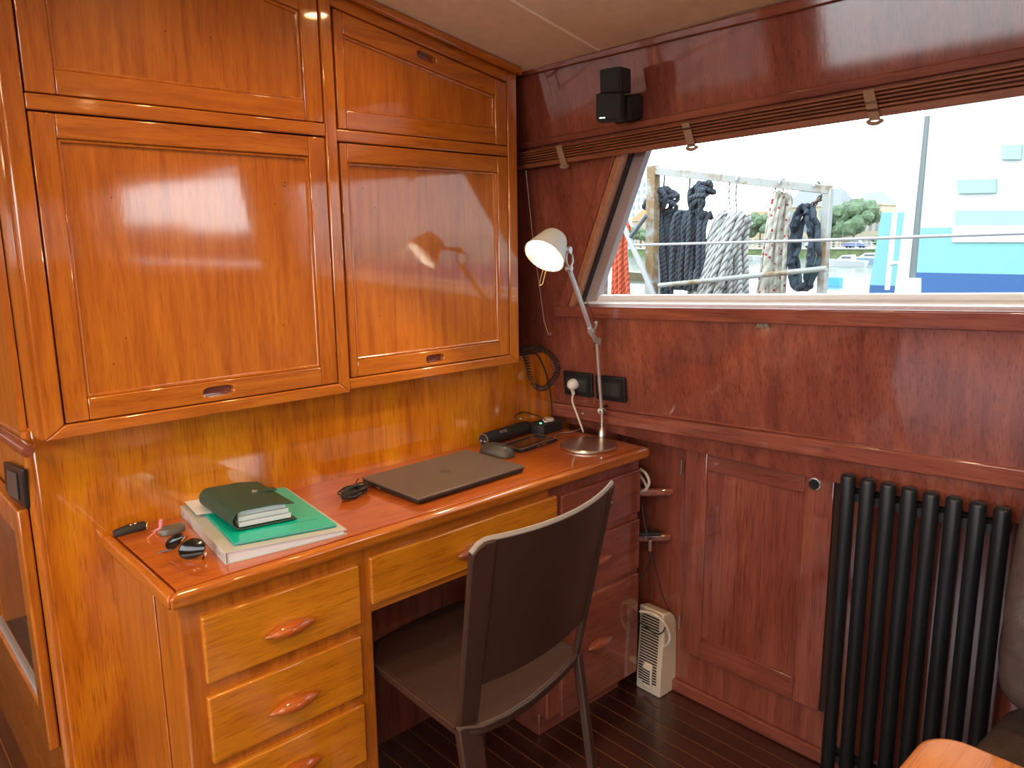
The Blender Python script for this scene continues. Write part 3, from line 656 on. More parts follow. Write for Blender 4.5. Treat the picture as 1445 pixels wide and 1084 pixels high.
# ================================================================== COILED HANDSET CORD
cc = [ony(735, 494, 1.585), ony(752, 491, 1.585), ony(770, 495, 1.585), ony(783, 508, 1.585), ony(787, 522, 1.58), ony(779, 537, 1.575), ony(768, 548, 1.57), ony(756, 545, 1.575), ony(748, 530, 1.585), ony(744, 512, 1.59), ony(737, 496, 1.60), ony(728, 487, 1.62)]
base = smoothpath([V((p.x, p.y, p.z)) for p in cc], 40)
hel = []; turns = 50; N = len(base)
u = V((0, 1, 0))
for i in range(N*2-1):
    j = min(i//2, N-2); p = base[j].lerp(base[j+1], (i % 2)/2); tn = (base[j+1]-base[j]).normalized()
    w_ = tn.cross(u).normalized(); v_ = w_.cross(tn); a = 2*math.pi*turns*i/(2*N)
    hel.append(p+(w_*math.cos(a)+v_*math.sin(a))*.0072)
o = G().tube(hel, .0016, 6).build('coiled_cord', M['cable'], None); tag(o, 'black coiled handset cord looping beside the end of the right wall cabinet', 'cord')
o = G().tube(smoothpath([ony(741, 500, 1.60), ony(757, 500, 1.60), ony(768, 520, 1.60), ony(776, 550, 1.60), ony(780, 588, 1.60), ony(785, 601, 1.605)], 8), .0022, 8).build('straight_cable', M['cable'], None)
tag(o, 'thin black cable running from the coiled cord down to the desk corner', 'cable')
o = G().tube([onw(742, 240, .045), onw(751.5, 333, .03), onw(768, 454, .012), onw(774, 472, .012)], .0007, 6).build('pull_cord', M['wcable'], None); tag(o, 'thin pale blind cord along the dark wall behind the lamp', 'cord')
pk = onw(775, 472); o = G().lathe([(0, .006), (.004, .006), (.009, .003), (.012, .0035)], pk, WN, 12).build('cord_cleat', M['nickel'], None); tag(o, 'small round metal cleat at the lower end of the blind cord', 'cleat')

# ================================================================== BLIND
bd = thing('roman_blind', 'raised slatted wooden blind gathered along the top of the window', 'blind', onw(1000, 175, .03))
offb = .040
TA, TB, BA, BB = onw(800, 199, offb), onw(1445, 80, offb), onw(800, 226.5, offb), onw(1445, 129.5, offb)
zT = lambda y: TA.z+(TB.z-TA.z)/(TB.y-TA.y)*(y-TA.y); zB = lambda y: BA.z+(BB.z-BA.z)/(BB.y-BA.y)*(y-BA.y)
yA_, yB_ = 1.66, -.05
fr = [0, .135, .27, .405, .54, .68, 1.0]
for k in range(6):
    a, b = fr[k], fr[k+1]-.035; off = offb-(k % 2)*.003
    f = lambda y, t: zT(y)+(zB(y)-zT(y))*t
    G().slab([wb(yA_, f(yA_, a), off), wb(yB_, f(yB_, a), off), wb(yB_, f(yB_, b), off), wb(yA_, f(yA_, b), off)], -WN*.018).build('slat' if k < 5 else 'bottom_slat', M['slat'], bd, bevel=.002)
G().slab([wb(yA_, zT(yA_)+.0, .020), wb(yB_, zT(yB_)+.0, .020), wb(yB_, zB(yB_)+.01, .020), wb(yA_, zB(yA_)+.01, .020)], -WN*.014).build('folded_slats', M['slat'], bd)
for px in (790, 969, 1226):
    yb_ = onw(px, 215-(px-790)*.15, offb).y; w_ = .010
    pts = []
    for k in range(13):
        t = k/12; z = zT(yb_)+(zB(yb_)-zT(yb_))*(t*1.06-.01); pts.append((z, .0035+.0020*math.sin(t*6*2*math.pi)))
    g = G()
    for k in range(12):
        (z_a, o_a), (z_b, o_b) = pts[k], pts[k+1]; dy = -.012*k/12; dy2 = -.012*(k+1)/12
        g.slab([wb(yb_+w_+dy, z_a, offb+o_a), wb(yb_-w_+dy, z_a, offb+o_a), wb(yb_-w_+dy2, z_b, offb+o_b), wb(yb_+w_+dy2, z_b, offb+o_b)], -WN*.002)
    p = wb(yb_-.012, zB(yb_)-.004, offb+.002); g.tube(smoothpath([p+V((0, .014, .002)), p+V((0, .008, -.003)), p+V((0, -.004, -.004)), p+V((0, -.014, .001))], 4), .004, 6)
    g.build('ladder_tape', M['tape'], bd)

# ================================================================== WALL SPEAKER (two small cubes on a bracket)
sp = thing('cube_speaker', 'black pair of small cube speakers on a wall bracket above the blind', 'speaker', onw(880, 150, .04))
nf = V((-_fh.x, -_fh.y, 0))
def cube_speaker(cpx, size, yaw, off, pitch_=0, depth=None):
    c = onw(*cpx, off); Mx = Matrix.Rotation(yaw, 4, 'Z') @ Matrix.Rotation(pitch_, 4, 'Y')
    h = size/2; dp = (depth or size)
    g = G().box((-dp/2, -h, -h), (dp/2, h, h)); g.v = [Mx @ v + c for v in g.v]
    o = g.build('speaker_cube', M['matt'], sp, bevel=.004, seg=2)
    g = G().box((-dp/2-.003, -h*.90, -h*.90), (-dp/2, h*.90, h*.90)); g.v = [Mx @ v + c for v in g.v]
    g.build('grille', plain('grille_cloth', (.014, .018, .022), .8, bump=.6, bscale=500), o, bevel=.0012)
    return c, Mx, o
cA, mA, oA = cube_speaker((868.5, 115), .054, .22, .085, -.06)
cB, mB, oB = cube_speaker((862, 152.5), .060, .55, .095, -.05)
g = G().box((-.0345, .008, -.0255), (-.0338, .021, -.0225)); g.v = [mB @ v + cB for v in g.v]; g.build('badge', M['chrome'], oB)
qa = [onw(884, 133, .001), onw(909, 131, .001), onw(909, 168, .001), onw(884, 173, .001)]
G().slab(qa, WN*.055).build('wall_bracket', M['matt'], sp, bevel=.010, seg=3)
G().cyl(cA+V((0, 0, -.05)), cA, .008, n=12).build('swivel', M['matt'], sp)
G().cyl(cB, (qa[0]+qa[2])/2+WN*.03, .010, n=12).build('arm', M['matt'], sp)

# ================================================================== DESK LAMP
LB = onz(833, 626, .757); LB = V((1.558, 1.372, DZ))
lp = thing('desk_lamp', 'lit aluminium swing-arm desk lamp with white head on the right end of the desk', 'lamp', LB)
G().lathe([(.0006, .076), (.002, .079), (.006, .079), (.009, .077), (.0095, .070), (.0095, .001)], LB, (0, 0, 1), 56).build('base', M['nickel'], lp, smooth=30)
ST = onz(849.5, 616, DZ+.010)
lpn = V((.26, -.965, 0)).normalized()
def LP(x, y, d=0): return onpl(x, y, ST+lpn*d, lpn)
G().lathe([(0, .0125), (.003, .0125), (.024, .0085), (.026, .007)], ST, (0, 0, 1), 24).build('socket_cone', M['nickel'], lp, smooth=30)
a0, a1_ = LP(850, 590), LP(849, 577)
G().cyl(ST+V((0, 0, .025)), a1_, .0038, n=14).build('stem', M['chrome'], lp)
ax = lpn
G().cyl(LP(849, 580)-ax*.008, LP(849, 580)+ax*.008, .009, n=20).build('lower_joint', M['alu'], lp)
G().cyl(LP(849, 580), LP(842.5, 485), .0052, n=14).build('lower_arm', M['chrome'], lp)
g = G(); g.tube([LP(847, 581), LP(855, 573)], .0028, 8); g.cyl(LP(855, 573)-ax*.004, LP(855, 573)+ax*.004, .004, n=10); g.build('spring_lever', M['black'], lp)
g = G(); g.tube([LP(845, 484), LP(840, 478), LP(833, 468), LP(831, 462)], [.0085, .012, .011, .008], 12, flat=.6)
g.cyl(LP(843, 480)-ax*.009, LP(843, 480)+ax*.009, .0075, n=18); g.cyl(LP(835, 467)-ax*.009, LP(835, 467)+ax*.009, .007, n=18); g.build('elbow', M['alu'], lp)
g = G(); g.tube([LP(838, 468), LP(842, 458)], .0032, 8); g.cyl(LP(842, 455)-ax*.004, LP(842, 455)+ax*.004, .0045, n=10); g.build('elbow_lever', M['alu'], lp)
A_, B_ = LP(833, 464), LP(804, 382); n1 = (B_-A_).normalized(); sd_ = n1.cross(ax).normalized()
g = G(); 
for s_ in (-1, 1): g.cyl(A_+sd_*s_*.0034, B_+sd_*s_*.0034, .0042, n=12)
g.build('upper_arm', M['alu'], lp)
G().tube([LP(842, 456), LP(806, 375)], .0007, 6).build('tension_wire', M['cable'], lp)
g = G(); g.cyl(LP(803, 379)-ax*.008, LP(803, 379)+ax*.008, .0075, n=18); g.cyl(LP(801, 353)-ax*.009, LP(801, 353)+ax*.009, .009, n=18)
g.tube(smoothpath([LP(803, 379), LP(799, 368), LP(801, 353), LP(807, 360), LP(808, 370), LP(803, 379)], 5), .0028, 8); g.build('head_joint', M['alu'], lp)
HC = LP(768, 361.5); sc = (HC-EYE).dot(FWD)/CF
ma = (RIGHT*53-UPV*30).normalized()                 # major axis of the opening
im = (RIGHT*(-30)-UPV*53).normalized()
hn = (im*.89-FWD*.45).normalized()                  # the way the opening faces
R0, R1_, HL = 31*sc, 18.5*sc, 41*sc
g = G(); prof = [(0, R0), (-HL*.86, R1_*1.05), (-HL*.97, R1_*.90), (-HL, R1_*.7), (-HL, .001), (-HL+.003, .001), (-HL*.95+.003, R1_*.8), (-HL*.84, R1_*.98), (0, R0*.965)]
g.lathe(prof, HC, hn, 48); lh = g.build('lamp_head', M['headwhite'], lp, smooth=35)
G().lathe([(-.007, .001), (-.007, R0*.93), (-.005, R0*.93), (-.004, .001)], HC, hn, 32).build('bulb', M['bulb'], lp)
g = G(); p = HC+ma*.004+hn*.0; gp = [onpl(770, 374, HC-FWD*.02, FWD), onpl(763.5, 400, HC-FWD*.03, FWD)]
d_ = RIGHT*.0035; g.tube(smoothpath([gp[0]-d_, gp[1]-d_, gp[1]+(gp[1]-gp[0]).normalized()*.004, gp[1]+d_, gp[0]+d_], 5), .0010, 6, closed=False); g.build('handle_loop', M['brass'], lp)
G().cyl(HC-hn*HL*.55, LP(801, 353), .006, n=12).build('head_pin', M['alu'], lp)
l = bpy.data.lights.new('desk_lamp_beam', 'SPOT'); l.energy = 8.0; l.color = (1, .74, .42); l.spot_size = 2.2; l.spot_blend = .6; l.shadow_soft_size = .025
o = bpy.data.objects.new('desk_lamp_beam', l); C.objects.link(o); o.location = HC+hn*.004; o.rotation_euler = hn.to_track_quat('-Z', 'Y').to_euler(); o['kind'] = 'helper'
# lamp cable over the desk end
lc = G().tube(smoothpath([onz(851, 578, .86), LP(856, 590, -.02), LP(866, 606, -.03), onx(881, 622, 1.685)], 8), .0022, 8).build('cord', M['cable'], lp)

# ================================================================== THINGS ON THE DESK
def quad_frame(pxs, z):
    P = [onz(x, y, z) for x, y in pxs]  # BL, FL, FR, BR
    c = sum(P, V())/4; d = ((P[3]-P[0])+(P[2]-P[1])); L = d.length/2; Wd = ((P[0]-P[1])+(P[3]-P[2])).length/2
    return c, math.atan2(d.y, d.x), L, Wd
# laptop
c, a, L, Wd = quad_frame([(507, 673.5), (594, 703), (740, 655.5), (659, 635)], DZ+.019); print('laptop', c, a, L, Wd)
lt = thing('laptop', 'closed dark grey-brown laptop lying in the middle of the desk', 'laptop', (c.x, c.y, DZ), a)
h, w_ = L/2, Wd/2
G().add([(-h+.004, -w_+.006, .0015), (h-.004, -w_+.006, .0015), (h-.004, w_-.004, .0015), (-h+.004, w_-.004, .0015), (-h, -w_, .0105), (h, -w_, .0105), (h, w_, .0125), (-h, w_, .0125)],
        [(0, 3, 2, 1), (4, 5, 6, 7), (0, 1, 5, 4), (1, 2, 6, 5), (2, 3, 7, 6), (3, 0, 4, 7)]).build('base', M['lapdark'], lt, bevel=.002, local=True)
G().add([(-h, -w_-.001, .0118), (h, -w_-.001, .0118), (h, w_, .0138), (-h, w_, .0138), (-h, -w_-.001, .0175), (h, -w_-.001, .0175), (h, w_, .0195), (-h, w_, .0195)],
        [(0, 3, 2, 1), (4, 5, 6, 7), (0, 1, 5, 4), (1, 2, 6, 5), (2, 3, 7, 6), (3, 0, 4, 7)]).build('lid', M['laptop'], lt, bevel=.0018, local=True)
g = G(); pth = [(math.cos(k*math.pi/12)*.013, math.sin(k*math.pi/12)*.013, .0189) for k in range(24)]; g.tube(pth, .0006, 5, closed=True)
for k in (-1, 0, 1): g.tube([(k*.006-.002, -.006, .0188), (k*.006+.002, .006, .019)], .0007, 5)
g.build('lid_emblem', plain('emblem', (.16, .13, .115), .3, .6), lt, local=True)
g = G()
for sx_ in (-1, 1):
    for sy_ in (-1, 1): g.box((sx_*h*.85-.012, sy_*w_*.8-.004, 0), (sx_*h*.85+.012, sy_*w_*.8+.004, .002))
g.build('rubber_feet', M['matt'], lt, local=True, kind='stuff')
g = G(); g.box((-h-.0004, w_-.075, .005), (-h+.002, w_-.060, .009)); g.build('port', M['nickel'], lt, local=True)
# laptop cable: untidy bundle
cb = onz(500, 696, DZ+.007); rnd = random.Random(3); g = G()
for k in range(9):
    ra_, rb_ = .040+rnd.uniform(-.007, .008), .017+rnd.uniform(-.004, .005); ph = rnd.uniform(-.3, .3); pts = []
    for j in range(24):
        t = 2*math.pi*j/24; px_, py_ = ra_*math.cos(t), rb_*math.sin(t); aa = .35+ph*.4
        pts.append(cb+V((px_*math.cos(aa)-py_*math.sin(aa)+rnd.uniform(-.001, .001), px_*math.sin(aa)+py_*math.cos(aa), -.0035+.0016*k+.004*abs(math.sin(t*1.5+k)))))
    g.tube(pts, .0018, 6, closed=True)
ring = [cb+V((.006*math.cos(t)-.004, .004*math.sin(t)+.002, .006+.010*math.sin(t*1.0)*0+.003*math.cos(2*t))) for t in [j*math.pi/5 for j in range(10)]]
g.tube(smoothpath([cb+V((.028, .008, .004)), onz(505, 688, DZ+.012), onz(503, 680, DZ+.012), onz(506, 676, DZ+.009)], 6), .0018, 6)
o = g.build('cable_bundle', M['cable'], None); tag(o, 'bundled black cable lying at the left end of the laptop', 'cable')
# mouse
mp = onz(701, 637, DZ+.012); ms = thing('computer_mouse', 'dark computer mouse between the laptop and the phone', 'mouse', (mp.x, mp.y, DZ), math.radians(-62))
g = G(); nu, nv = 16, 12; vs = []; fs = []
def mouse(u, v):
    t = (u-.5)*2; s_ = (v-.5)*2; wid = .029*(1-.18*(1-abs(t)**2)*(.3))*math.sqrt(max(0, 1-abs(t)**3.2)); return V((t*.052, s_*wid, .002+.034*math.sqrt(max(0, 1-abs(t-.15*0)**2.4))*(1-abs(s_)**2.6)**.8 if abs(s_) < 1 else .002))
for i in range(nu+1):
    for j in range(nv+1): vs.append(mouse(i/nu, j/nv))
for i in range(nu):
    for j in range(nv): a_ = i*(nv+1)+j; fs.append((a_, a_+nv+1, a_+nv+2, a_+1))
bot = [i*(nv+1) for i in range(nu+1)]+[i*(nv+1)+nv for i in range(nu, -1, -1)]
fs.append(bot); g.add(vs, fs); g.build('shell', plain('mouse_shell', (.05, .045, .04), .3), ms, local=True, smooth=70)
G().cyl((.028, -.004, .0275), (.028, .004, .0275), .006, n=14).build('scroll_wheel', M['matt'], ms, local=True)
# phone
c, a, L, Wd = quad_frame([(707.5, 626), (732.5, 635.5), (783.5, 617.5), (761, 611.5)], DZ+.012); print('phone', c, a, L, Wd)
ph = thing('smartphone', 'black smartphone in a scuffed gold-edged case lying by the lamp base', 'phone', (c.x, c.y, DZ), a)
h, w_ = L/2, Wd/2
G().box((-h, -w_, 0), (h, w_, .0105)).build('case', M['matt'], ph, bevel=.003, seg=3, local=True)
g = G(); g.holes([(-h+.001, -w_+.001, .0102), (h-.001, -w_+.001, .0102), (h-.001, w_-.001, .0102), (-h+.001, w_-.001, .0102)], [[(-h+.0035, -w_+.0035, .0102), (h-.0035, -w_+.0035, .0102), (h-.0035, w_-.0035, .0102), (-h+.0035, w_-.0035, .0102)]], (0, 0, .0012))
g.build('rim', M['gold'], ph, local=True, bevel=.0004)
G().box((-h+.0036, -w_+.0036, .0100), (h-.0036, w_-.0036, .0109)).build('screen', M['screen'], ph, local=True)
g = G(); g.box((-.01, -w_-.0006, .004), (.004, -w_, .007)); g.box((.010, -w_-.0006, .004), (.030, -w_, .007)); g.build('side_buttons', M['gold'], ph, local=True)
o = G().tube(smoothpath([onz(783, 615, DZ+.006), onz(792, 611, DZ+.004), onz(806, 609.5, DZ+.003), onz(817, 606, DZ+.003), onz(822, 603.5, DZ+.003)], 6), .0014, 6).build('charging_cable', plain('grey_cable', (.30, .26, .24), .5), None); tag(o, 'thin grey charging cable between the phone and the lamp base', 'cable')
# black cylinder
t0_ = onz(682, 621, DZ+.020); t1_ = onz(745, 602, DZ+.020); dr = (t1_-t0_); dr.z = 0; Lc = dr.length; dr.normalize(); rc = .0192
cyl0 = V((t0_.x, t0_.y, DZ+rc+.0003)); print('cyl', cyl0, Lc)
tb = thing('cylinder_speaker', 'matt black cylindrical device with lettering, lying against the wall behind the mouse', 'device', V((cyl0.x, cyl0.y, DZ))+dr*Lc/2)
prof = [(0, rc*.93), (.002, rc), (.10, rc), (.112, rc*.97), (.116, rc), (Lc-.02, rc), (Lc-.006, rc*.96), (Lc, rc*.80)]
G().lathe(prof, cyl0, dr, 40).build('body', M['matt'], tb, smooth=30)
G().lathe([(-.0006, rc*.93), (.001, rc*.95), (.001, rc*.85), (-.0006, rc*.85), (-.0006, rc*.93)], cyl0, dr, 32, caps=False).build('end_ring', M['gold'], tb)
g = G()
for s_ in (-1, 1):
    p = cyl0+V((-dr.y, dr.x, 0))*s_*.007-dr*.0006+V((0, 0, -.003)); g.lathe([(0, .0032), (-.0012, .0032), (-.0012, .0018)], p, dr, 14)
g.build('end_contacts', M['chrome'], tb)
g = G()
for k in range(5):
    tt0 = Lc-.035+k*.004; g.lathe([(tt0-.0008, rc*.99), (tt0, rc*1.012), (tt0+.0008, rc*.99)], cyl0, dr, 32)
g.build('grip_rings', M['black'], tb)
up_ = (V((0, 0, .72))+(-V((-dr.y, dr.x, 0))*.69)).normalized()
cu_ = bpy.data.curves.new('lettering', 'FONT'); cu_.body = 'BOSE'; cu_.size = .0125; cu_.extrude = .0002; cu_.align_x = 'CENTER'; cu_.align_y = 'CENTER'
tmp_ = bpy.data.objects.new('tmp', cu_); C.objects.link(tmp_); bpy.context.view_layer.update(); me_ = bpy.data.meshes.new_from_object(tmp_.evaluated_get(bpy.context.evaluated_depsgraph_get())); bpy.data.objects.remove(tmp_); me_.materials.clear(); me_.materials.append(M['piping'])
tx = bpy.data.objects.new('lettering', me_); tx['kind'] = 'stuff'; C.objects.link(tx); tx.parent = tb
mm_ = Matrix((dr, up_.cross(dr), up_)).transposed().to_4x4(); mm_.translation = cyl0+dr*.072+up_*(rc+.0001)-tb.location; tx.matrix_local = mm_
# charger block
cbp = onz(770, 603, DZ+.012); ch = thing('charger_block', 'black socket block with round white plug and green light at the wall corner', 'charger', (cbp.x, cbp.y, DZ), math.radians(4))
print('charger', cbp)
hx, hy, cc_ = .055, .030, .013
oc = [(-hx+cc_, -hy), (hx-cc_, -hy), (hx, -hy+cc_), (hx, hy-cc_), (hx-cc_, hy), (-hx+cc_, hy), (-hx, hy-cc_), (-hx, -hy+cc_)]
G().slab([(x, y, 0) for x, y in oc], (0, 0, .030)).build('housing', M['matt'], ch, bevel=.002, local=True)
G().lathe([(.030, .018), (.034, .018), (.037, .015), (.0375, .001)], (.018, .004, 0), (0, 0, 1), 28).build('plug_top', M['cream'], ch, local=True)
G().box((-.012, -.012, .030), (.004, -.004, .0345)).build('usb_plug', M['white'], ch, local=True, bevel=.001)
G().lathe([(.030, .0035), (.0318, .0035), (.032, .001)], (-.030, -.006, 0), (0, 0, 1), 12).build('status_light', M['led'], ch, local=True)
s_ = onz(731, 597, DZ+.04); 
o = G().tube(smoothpath([cyl0+dr*(Lc*.70)+V((0, 0, rc-.001)), cyl0+dr*(Lc*.71)+V((0, 0, rc+.014)), cyl0+dr*(Lc*.74)+V((0, .004, rc+.025)), cyl0+dr*(Lc*.95)+V((0, .006, rc+.026)), V((cbp.x-.02, cbp.y, DZ+.047)), V((cbp.x-.008, cbp.y-.008, DZ+.036))], 7), .0018, 7).build('usb_cable', M['cable'], None); tag(o, 'short black cable arching from the cylinder to the charger block', 'cable')
# binder, folder, organiser, paper
c, a, L, Wd = quad_frame([(241, 714), (331, 783), (494, 736), (400, 687)], DZ+.020); print('binder', c, a, L, Wd)
bn = thing('ring_binder', 'frosted clear ring binder at the bottom of the paper stack on the desk', 'binder', (c.x, c.y, DZ), a)
h, w_ = L/2, Wd/2
G().box((-h, -w_, 0), (h, w_, .0016)).build('lower_cover', M['binder'], bn, local=True, bevel=.0005)
G().box((-h, -w_, .0016), (-h+.003, w_, .0215)).build('spine', M['binder'], bn, local=True, bevel=.001)
G().add([(-h, -w_, .0215), (h, -w_, .009), (h, w_, .009), (-h, w_, .0215), (-h, -w_, .0231), (h, -w_, .0106), (h, w_, .0106), (-h, w_, .0231)], [(0, 3, 2, 1), (4, 5, 6, 7), (0, 1, 5, 4), (1, 2, 6, 5), (2, 3, 7, 6), (3, 0, 4, 7)]).build('upper_cover', M['binder'], bn, local=True, bevel=.0005)
G().add([(-h+.005, -w_+.004, .0016), (h-.006, -w_+.004, .0016), (h-.006, w_-.004, .0016), (-h+.005, w_-.004, .0016), (-h+.005, -w_+.004, .020), (h-.006, -w_+.004, .008), (h-.006, w_-.004, .008), (-h+.005, w_-.004, .020)], [(0, 3, 2, 1), (4, 5, 6, 7), (0, 1, 5, 4), (1, 2, 6, 5), (2, 3, 7, 6), (3, 0, 4, 7)]).build('sheets', M['paper'], bn, local=True)
for yy in (-w_+.030, w_-.035): G().lathe([(0, .004), (.001, .004), (.0012, .0015)], (-h, yy, .012), (-1, 0, 0), 14).build('rivet', M['chrome'], bn, local=True)
tilt = math.atan2(.0125, 2*h)
c2_, a2_, L2, W2 = quad_frame([(258, 710), (346, 766), (486, 730), (390, 686)], DZ+.026); print('teal', c2_, a2_, L2, W2)
fo = thing('plastic_folder', 'glossy teal plastic document folder lying on the clear binder', 'folder', (c2_.x, c2_.y, DZ+.0185), a2_); fo.rotation_euler = (0, tilt, a2_)
h2, w2_ = L2/2, W2/2
G().box((-h2, -w2_, 0), (h2, w2_, .0012)).build('back_sheet', M['teal'], fo, local=True)
G().box((-h2+.003, -w2_+.003, .0014), (h2-.002, w2_-.003, .0034)).build('papers', M['paper'], fo, local=True)
G().box((-h2, -w2_, .0036), (h2, w2_, .0046)).build('cover', M['teal'], fo, local=True, bevel=.0003)
TD = plain('teal_dark', (0, .25, .19), .3); G().box((-h2*.2, w2_-.025, .0047), (h2*.9, w2_-.024, .0050)).build('fold_line', TD, fo, local=True); G().box((-.02, -w2_+.05, .0047), (h2*.8, -w2_+.051, .005)).build('fold_line', TD, fo, local=True)
pp_ = thing('paper_sheet', 'white sheet sticking out behind the green leather organiser', 'paper', (c2_.x-.03, c2_.y+.02, DZ+.0250), a2_)
pp_.rotation_euler = (0, tilt, a2_)
G().box((-.085, .03, 0), (.070, w2_+.012, .0006)).build('sheet', M['paper'], pp_, local=True)
# organiser
P = [onz(283, 692, DZ+.05), onz(344, 742, DZ+.04), onz(415, 712, DZ+.055), onz(352, 678, DZ+.06)]
c, a, L, Wd = quad_frame([(284, 700), (342, 744), (415, 722), (352, 688)], DZ+.045); print('org', c, a, L, Wd)
L = .122; Wd = .185
og = thing('leather_organiser', 'thick green leather personal organiser with snap strap on top of the stack', 'notebook', (c.x, c.y, DZ+.0262), a); og.rotation_euler = (0, tilt, a)
h, w_ = L/2, Wd/2; th = .040
g = G(); prof2 = []   # cover section in xz: lower flap, rounded spine at -x, upper flap
for k in range(13): t = math.pi/2+math.pi*k/12; prof2.append((-h+.016+.020*math.cos(t), th/2+th/2*math.sin(t)))
outer_ = [(h, th-.004), (h*.3, th+.001)]+prof2+[(h+.006, 0)]
inner_ = [(h+.006, .0022)]+[(x+.0022 if x < -h+.016 else x, z+(.0022 if z < th/2 else -.0022)) for x, z in reversed(prof2)]+[(h*.3, th-.0015), (h, th-.0065)]
g.slab([(x, -w_, z) for x, z in outer_+inner_], (0, 2*w_, 0)); g.build('cover', M['greenl'], og, local=True, bevel=.0006, seg=1)
rnd = random.Random(5)
for k in range(3):
    z0_ = .004+k*.0105; G().box((-h+.012, -w_+.006+.003*k, z0_), (h-.004-.004*k, w_-.005, z0_+.0095)).build('page_block', M['paper'], og, local=True, bevel=.001)
G().box((h-.045, .000, th-.002), (h+.004, .018, th+.0012)).build('strap', M['greenl'], og, local=True, bevel=.0006)
G().lathe([(0, .006), (.0015, .006), (.0022, .0035)], (h-.040, .009, th+.001), (0, 0, 1), 16).build('snap_button', M['chrome'], og, local=True)
# key wallet, key fob, ring, sunglasses
k0, k1 = onz(160, 754, DZ+.008), onz(206, 741, DZ+.010)
kw = thing('key_case', 'narrow black leather key case at the left rear of the desk', 'case', V(((k0.x+k1.x)/2, (k0.y+k1.y)/2, DZ)))
dd = (k1-k0).normalized(); print('keycase', k0, k1)
G().tube([k0, k0+dd*.004, k0.lerp(k1, .5)+V((0, 0, .002)), k1-dd*.004, k1], [.006, .0085, .0100, .0100, .008], 14, flat=.7).build('case_body', M['matt'], kw)
g = G(); p = k0.lerp(k1, .55)+V((0, 0, .009)); g.lathe([(0, .003), (.0015, .0025)], p, (0, 0, 1), 10); p = k0.lerp(k1, .68)+V((0, 0, .0092)); g.lathe([(0, .0035), (.0015, .003)], p, (0, 0, 1), 10); g.build('stud', M['gold'], kw)
kf = onz(243, 746, DZ+.008); ky = thing('car_key', 'dark grey oval key fob on a ring with pink woven cord', 'key', (kf.x, kf.y, DZ), .2)
G().lathe([(0, .90), (.002, 1), (.009, 1), (.012, .93), (.0125, .8), (.0115, .76), (.0115, .001)], (0, 0, 0), (0, 0, 1), 36, xs=(1, 0, 0), scale=(.026, .017)).build('fob', M['keygrey'], ky, local=True, smooth=35)
rg = onz(213, 742, DZ+.012); g = G(); g.tube([V((rg.x+.013*math.cos(t)*.8, rg.y+.013*math.cos(t)*.6, DZ+.014+.012*math.sin(t)))-ky.location for t in [j*math.pi/12 for j in range(24)]], .0010, 6, closed=True)
R_ = Matrix.Rotation(-.2, 4, 'Z'); g.v = [R_ @ v for v in g.v]; g.build('split_ring', M['brass'], ky, local=True)
g = G(); pA, pB = onz(227, 735, DZ+.022), onz(226, 751, DZ+.004)
for k in range(7):
    p = pA.lerp(pB, k/6); g.tube([p+V((-.003, -.001, 0)), p+V((0, -.003, .001)), p+V((.004, .001, 0)), p+V((0, .003, .001))], .0018, 6, closed=True)
for q_ in ((208, 760), (236, 744), (215, 750)): pq = onz(*q_, DZ+.003); g.tube([pA.lerp(pB, .6), pq], .0011, 6)
g.v = [R_ @ (v-ky.location) for v in g.v]; g.build('pink_cord', M['pink'], ky, local=True, label='pink woven cord')
sg = onz(262, 790, DZ); print('sun', sg)
su = thing('sunglasses', 'folded dark sunglasses lying in front of the keys on the desk', 'sunglasses', sg)
vx = (RIGHT*.95).normalized(); 
def SGp(x, y, d=0): return onpl(x, y, sg+V((-_fh.x, -_fh.y, 0))*d+V((0, 0, .01)), V((-_fh.x, -_fh.y, .0)))
def lensat(cpx, rx_, rz_, ang, d, nm):
    c = SGp(*cpx, d); nrm = V((-_fh.x, -_fh.y, .35)).normalized(); xd = (RIGHT*math.cos(ang)+V((0, 0, 1))*math.sin(ang)).normalized(); yd = nrm.cross(xd).normalized()
    pts = []
    for k in range(28):
        t = 2*math.pi*k/28; e_ = 1+.10*math.sin(t+.6)+.05*math.cos(2*t); pts.append(c+xd*rx_*e_*math.cos(t)+yd*rz_*e_*math.sin(t))
    g = G(); ctr = c+nrm*.004; b = len(g.v)
    ringm = [c+(p-c)*.6+nrm*.003 for p in pts]
    g.add(pts+ringm+[ctr]+[p-nrm*.0015 for p in pts], [(k, (k+1) % 28, 28+(k+1) % 28, 28+k) for k in range(28)]+[(28+k, 28+(k+1) % 28, 56) for k in range(28)]+[(k, 57+k, 57+(k+1) % 28, (k+1) % 28) for k in range(28)]+[[57+k for k in range(27, -1, -1)]])
    g.build('lens', M['lens'], su, smooth=60); G().tube(pts, .0011, 6, closed=True).build('rim', plain('tortoise', (.03, .014, .008), .2), su)
lensat((270, 776), .0245, .0185, .30, .0, 'a'); lensat((246, 765), .020, .0105, .62, -.030, 'b')
g = G(); g.tube(smoothpath([SGp(289, 781, .004), SGp(283, 793, -.004), SGp(262, 791, -.012), SGp(250, 796, -.008)], 6), .0016, 6); g.tube(smoothpath([SGp(264, 757, -.028), SGp(245, 774, -.034), SGp(218, 781, -.036)], 6), .0016, 6); g.build('temple', plain('tortoise2', (.02, .012, .008), .25), su)
g = G(); p = SGp(290, 783, .003); g.box(p-V((.002, .002, .003)), p+V((.002, .002, .004))); g.build('hinge', M['chrome'], su, bevel=.001)
G().tube([SGp(256, 764, -.002), SGp(262, 757, -.016)], .0014, 6).build('bridge', M['gold'], su)

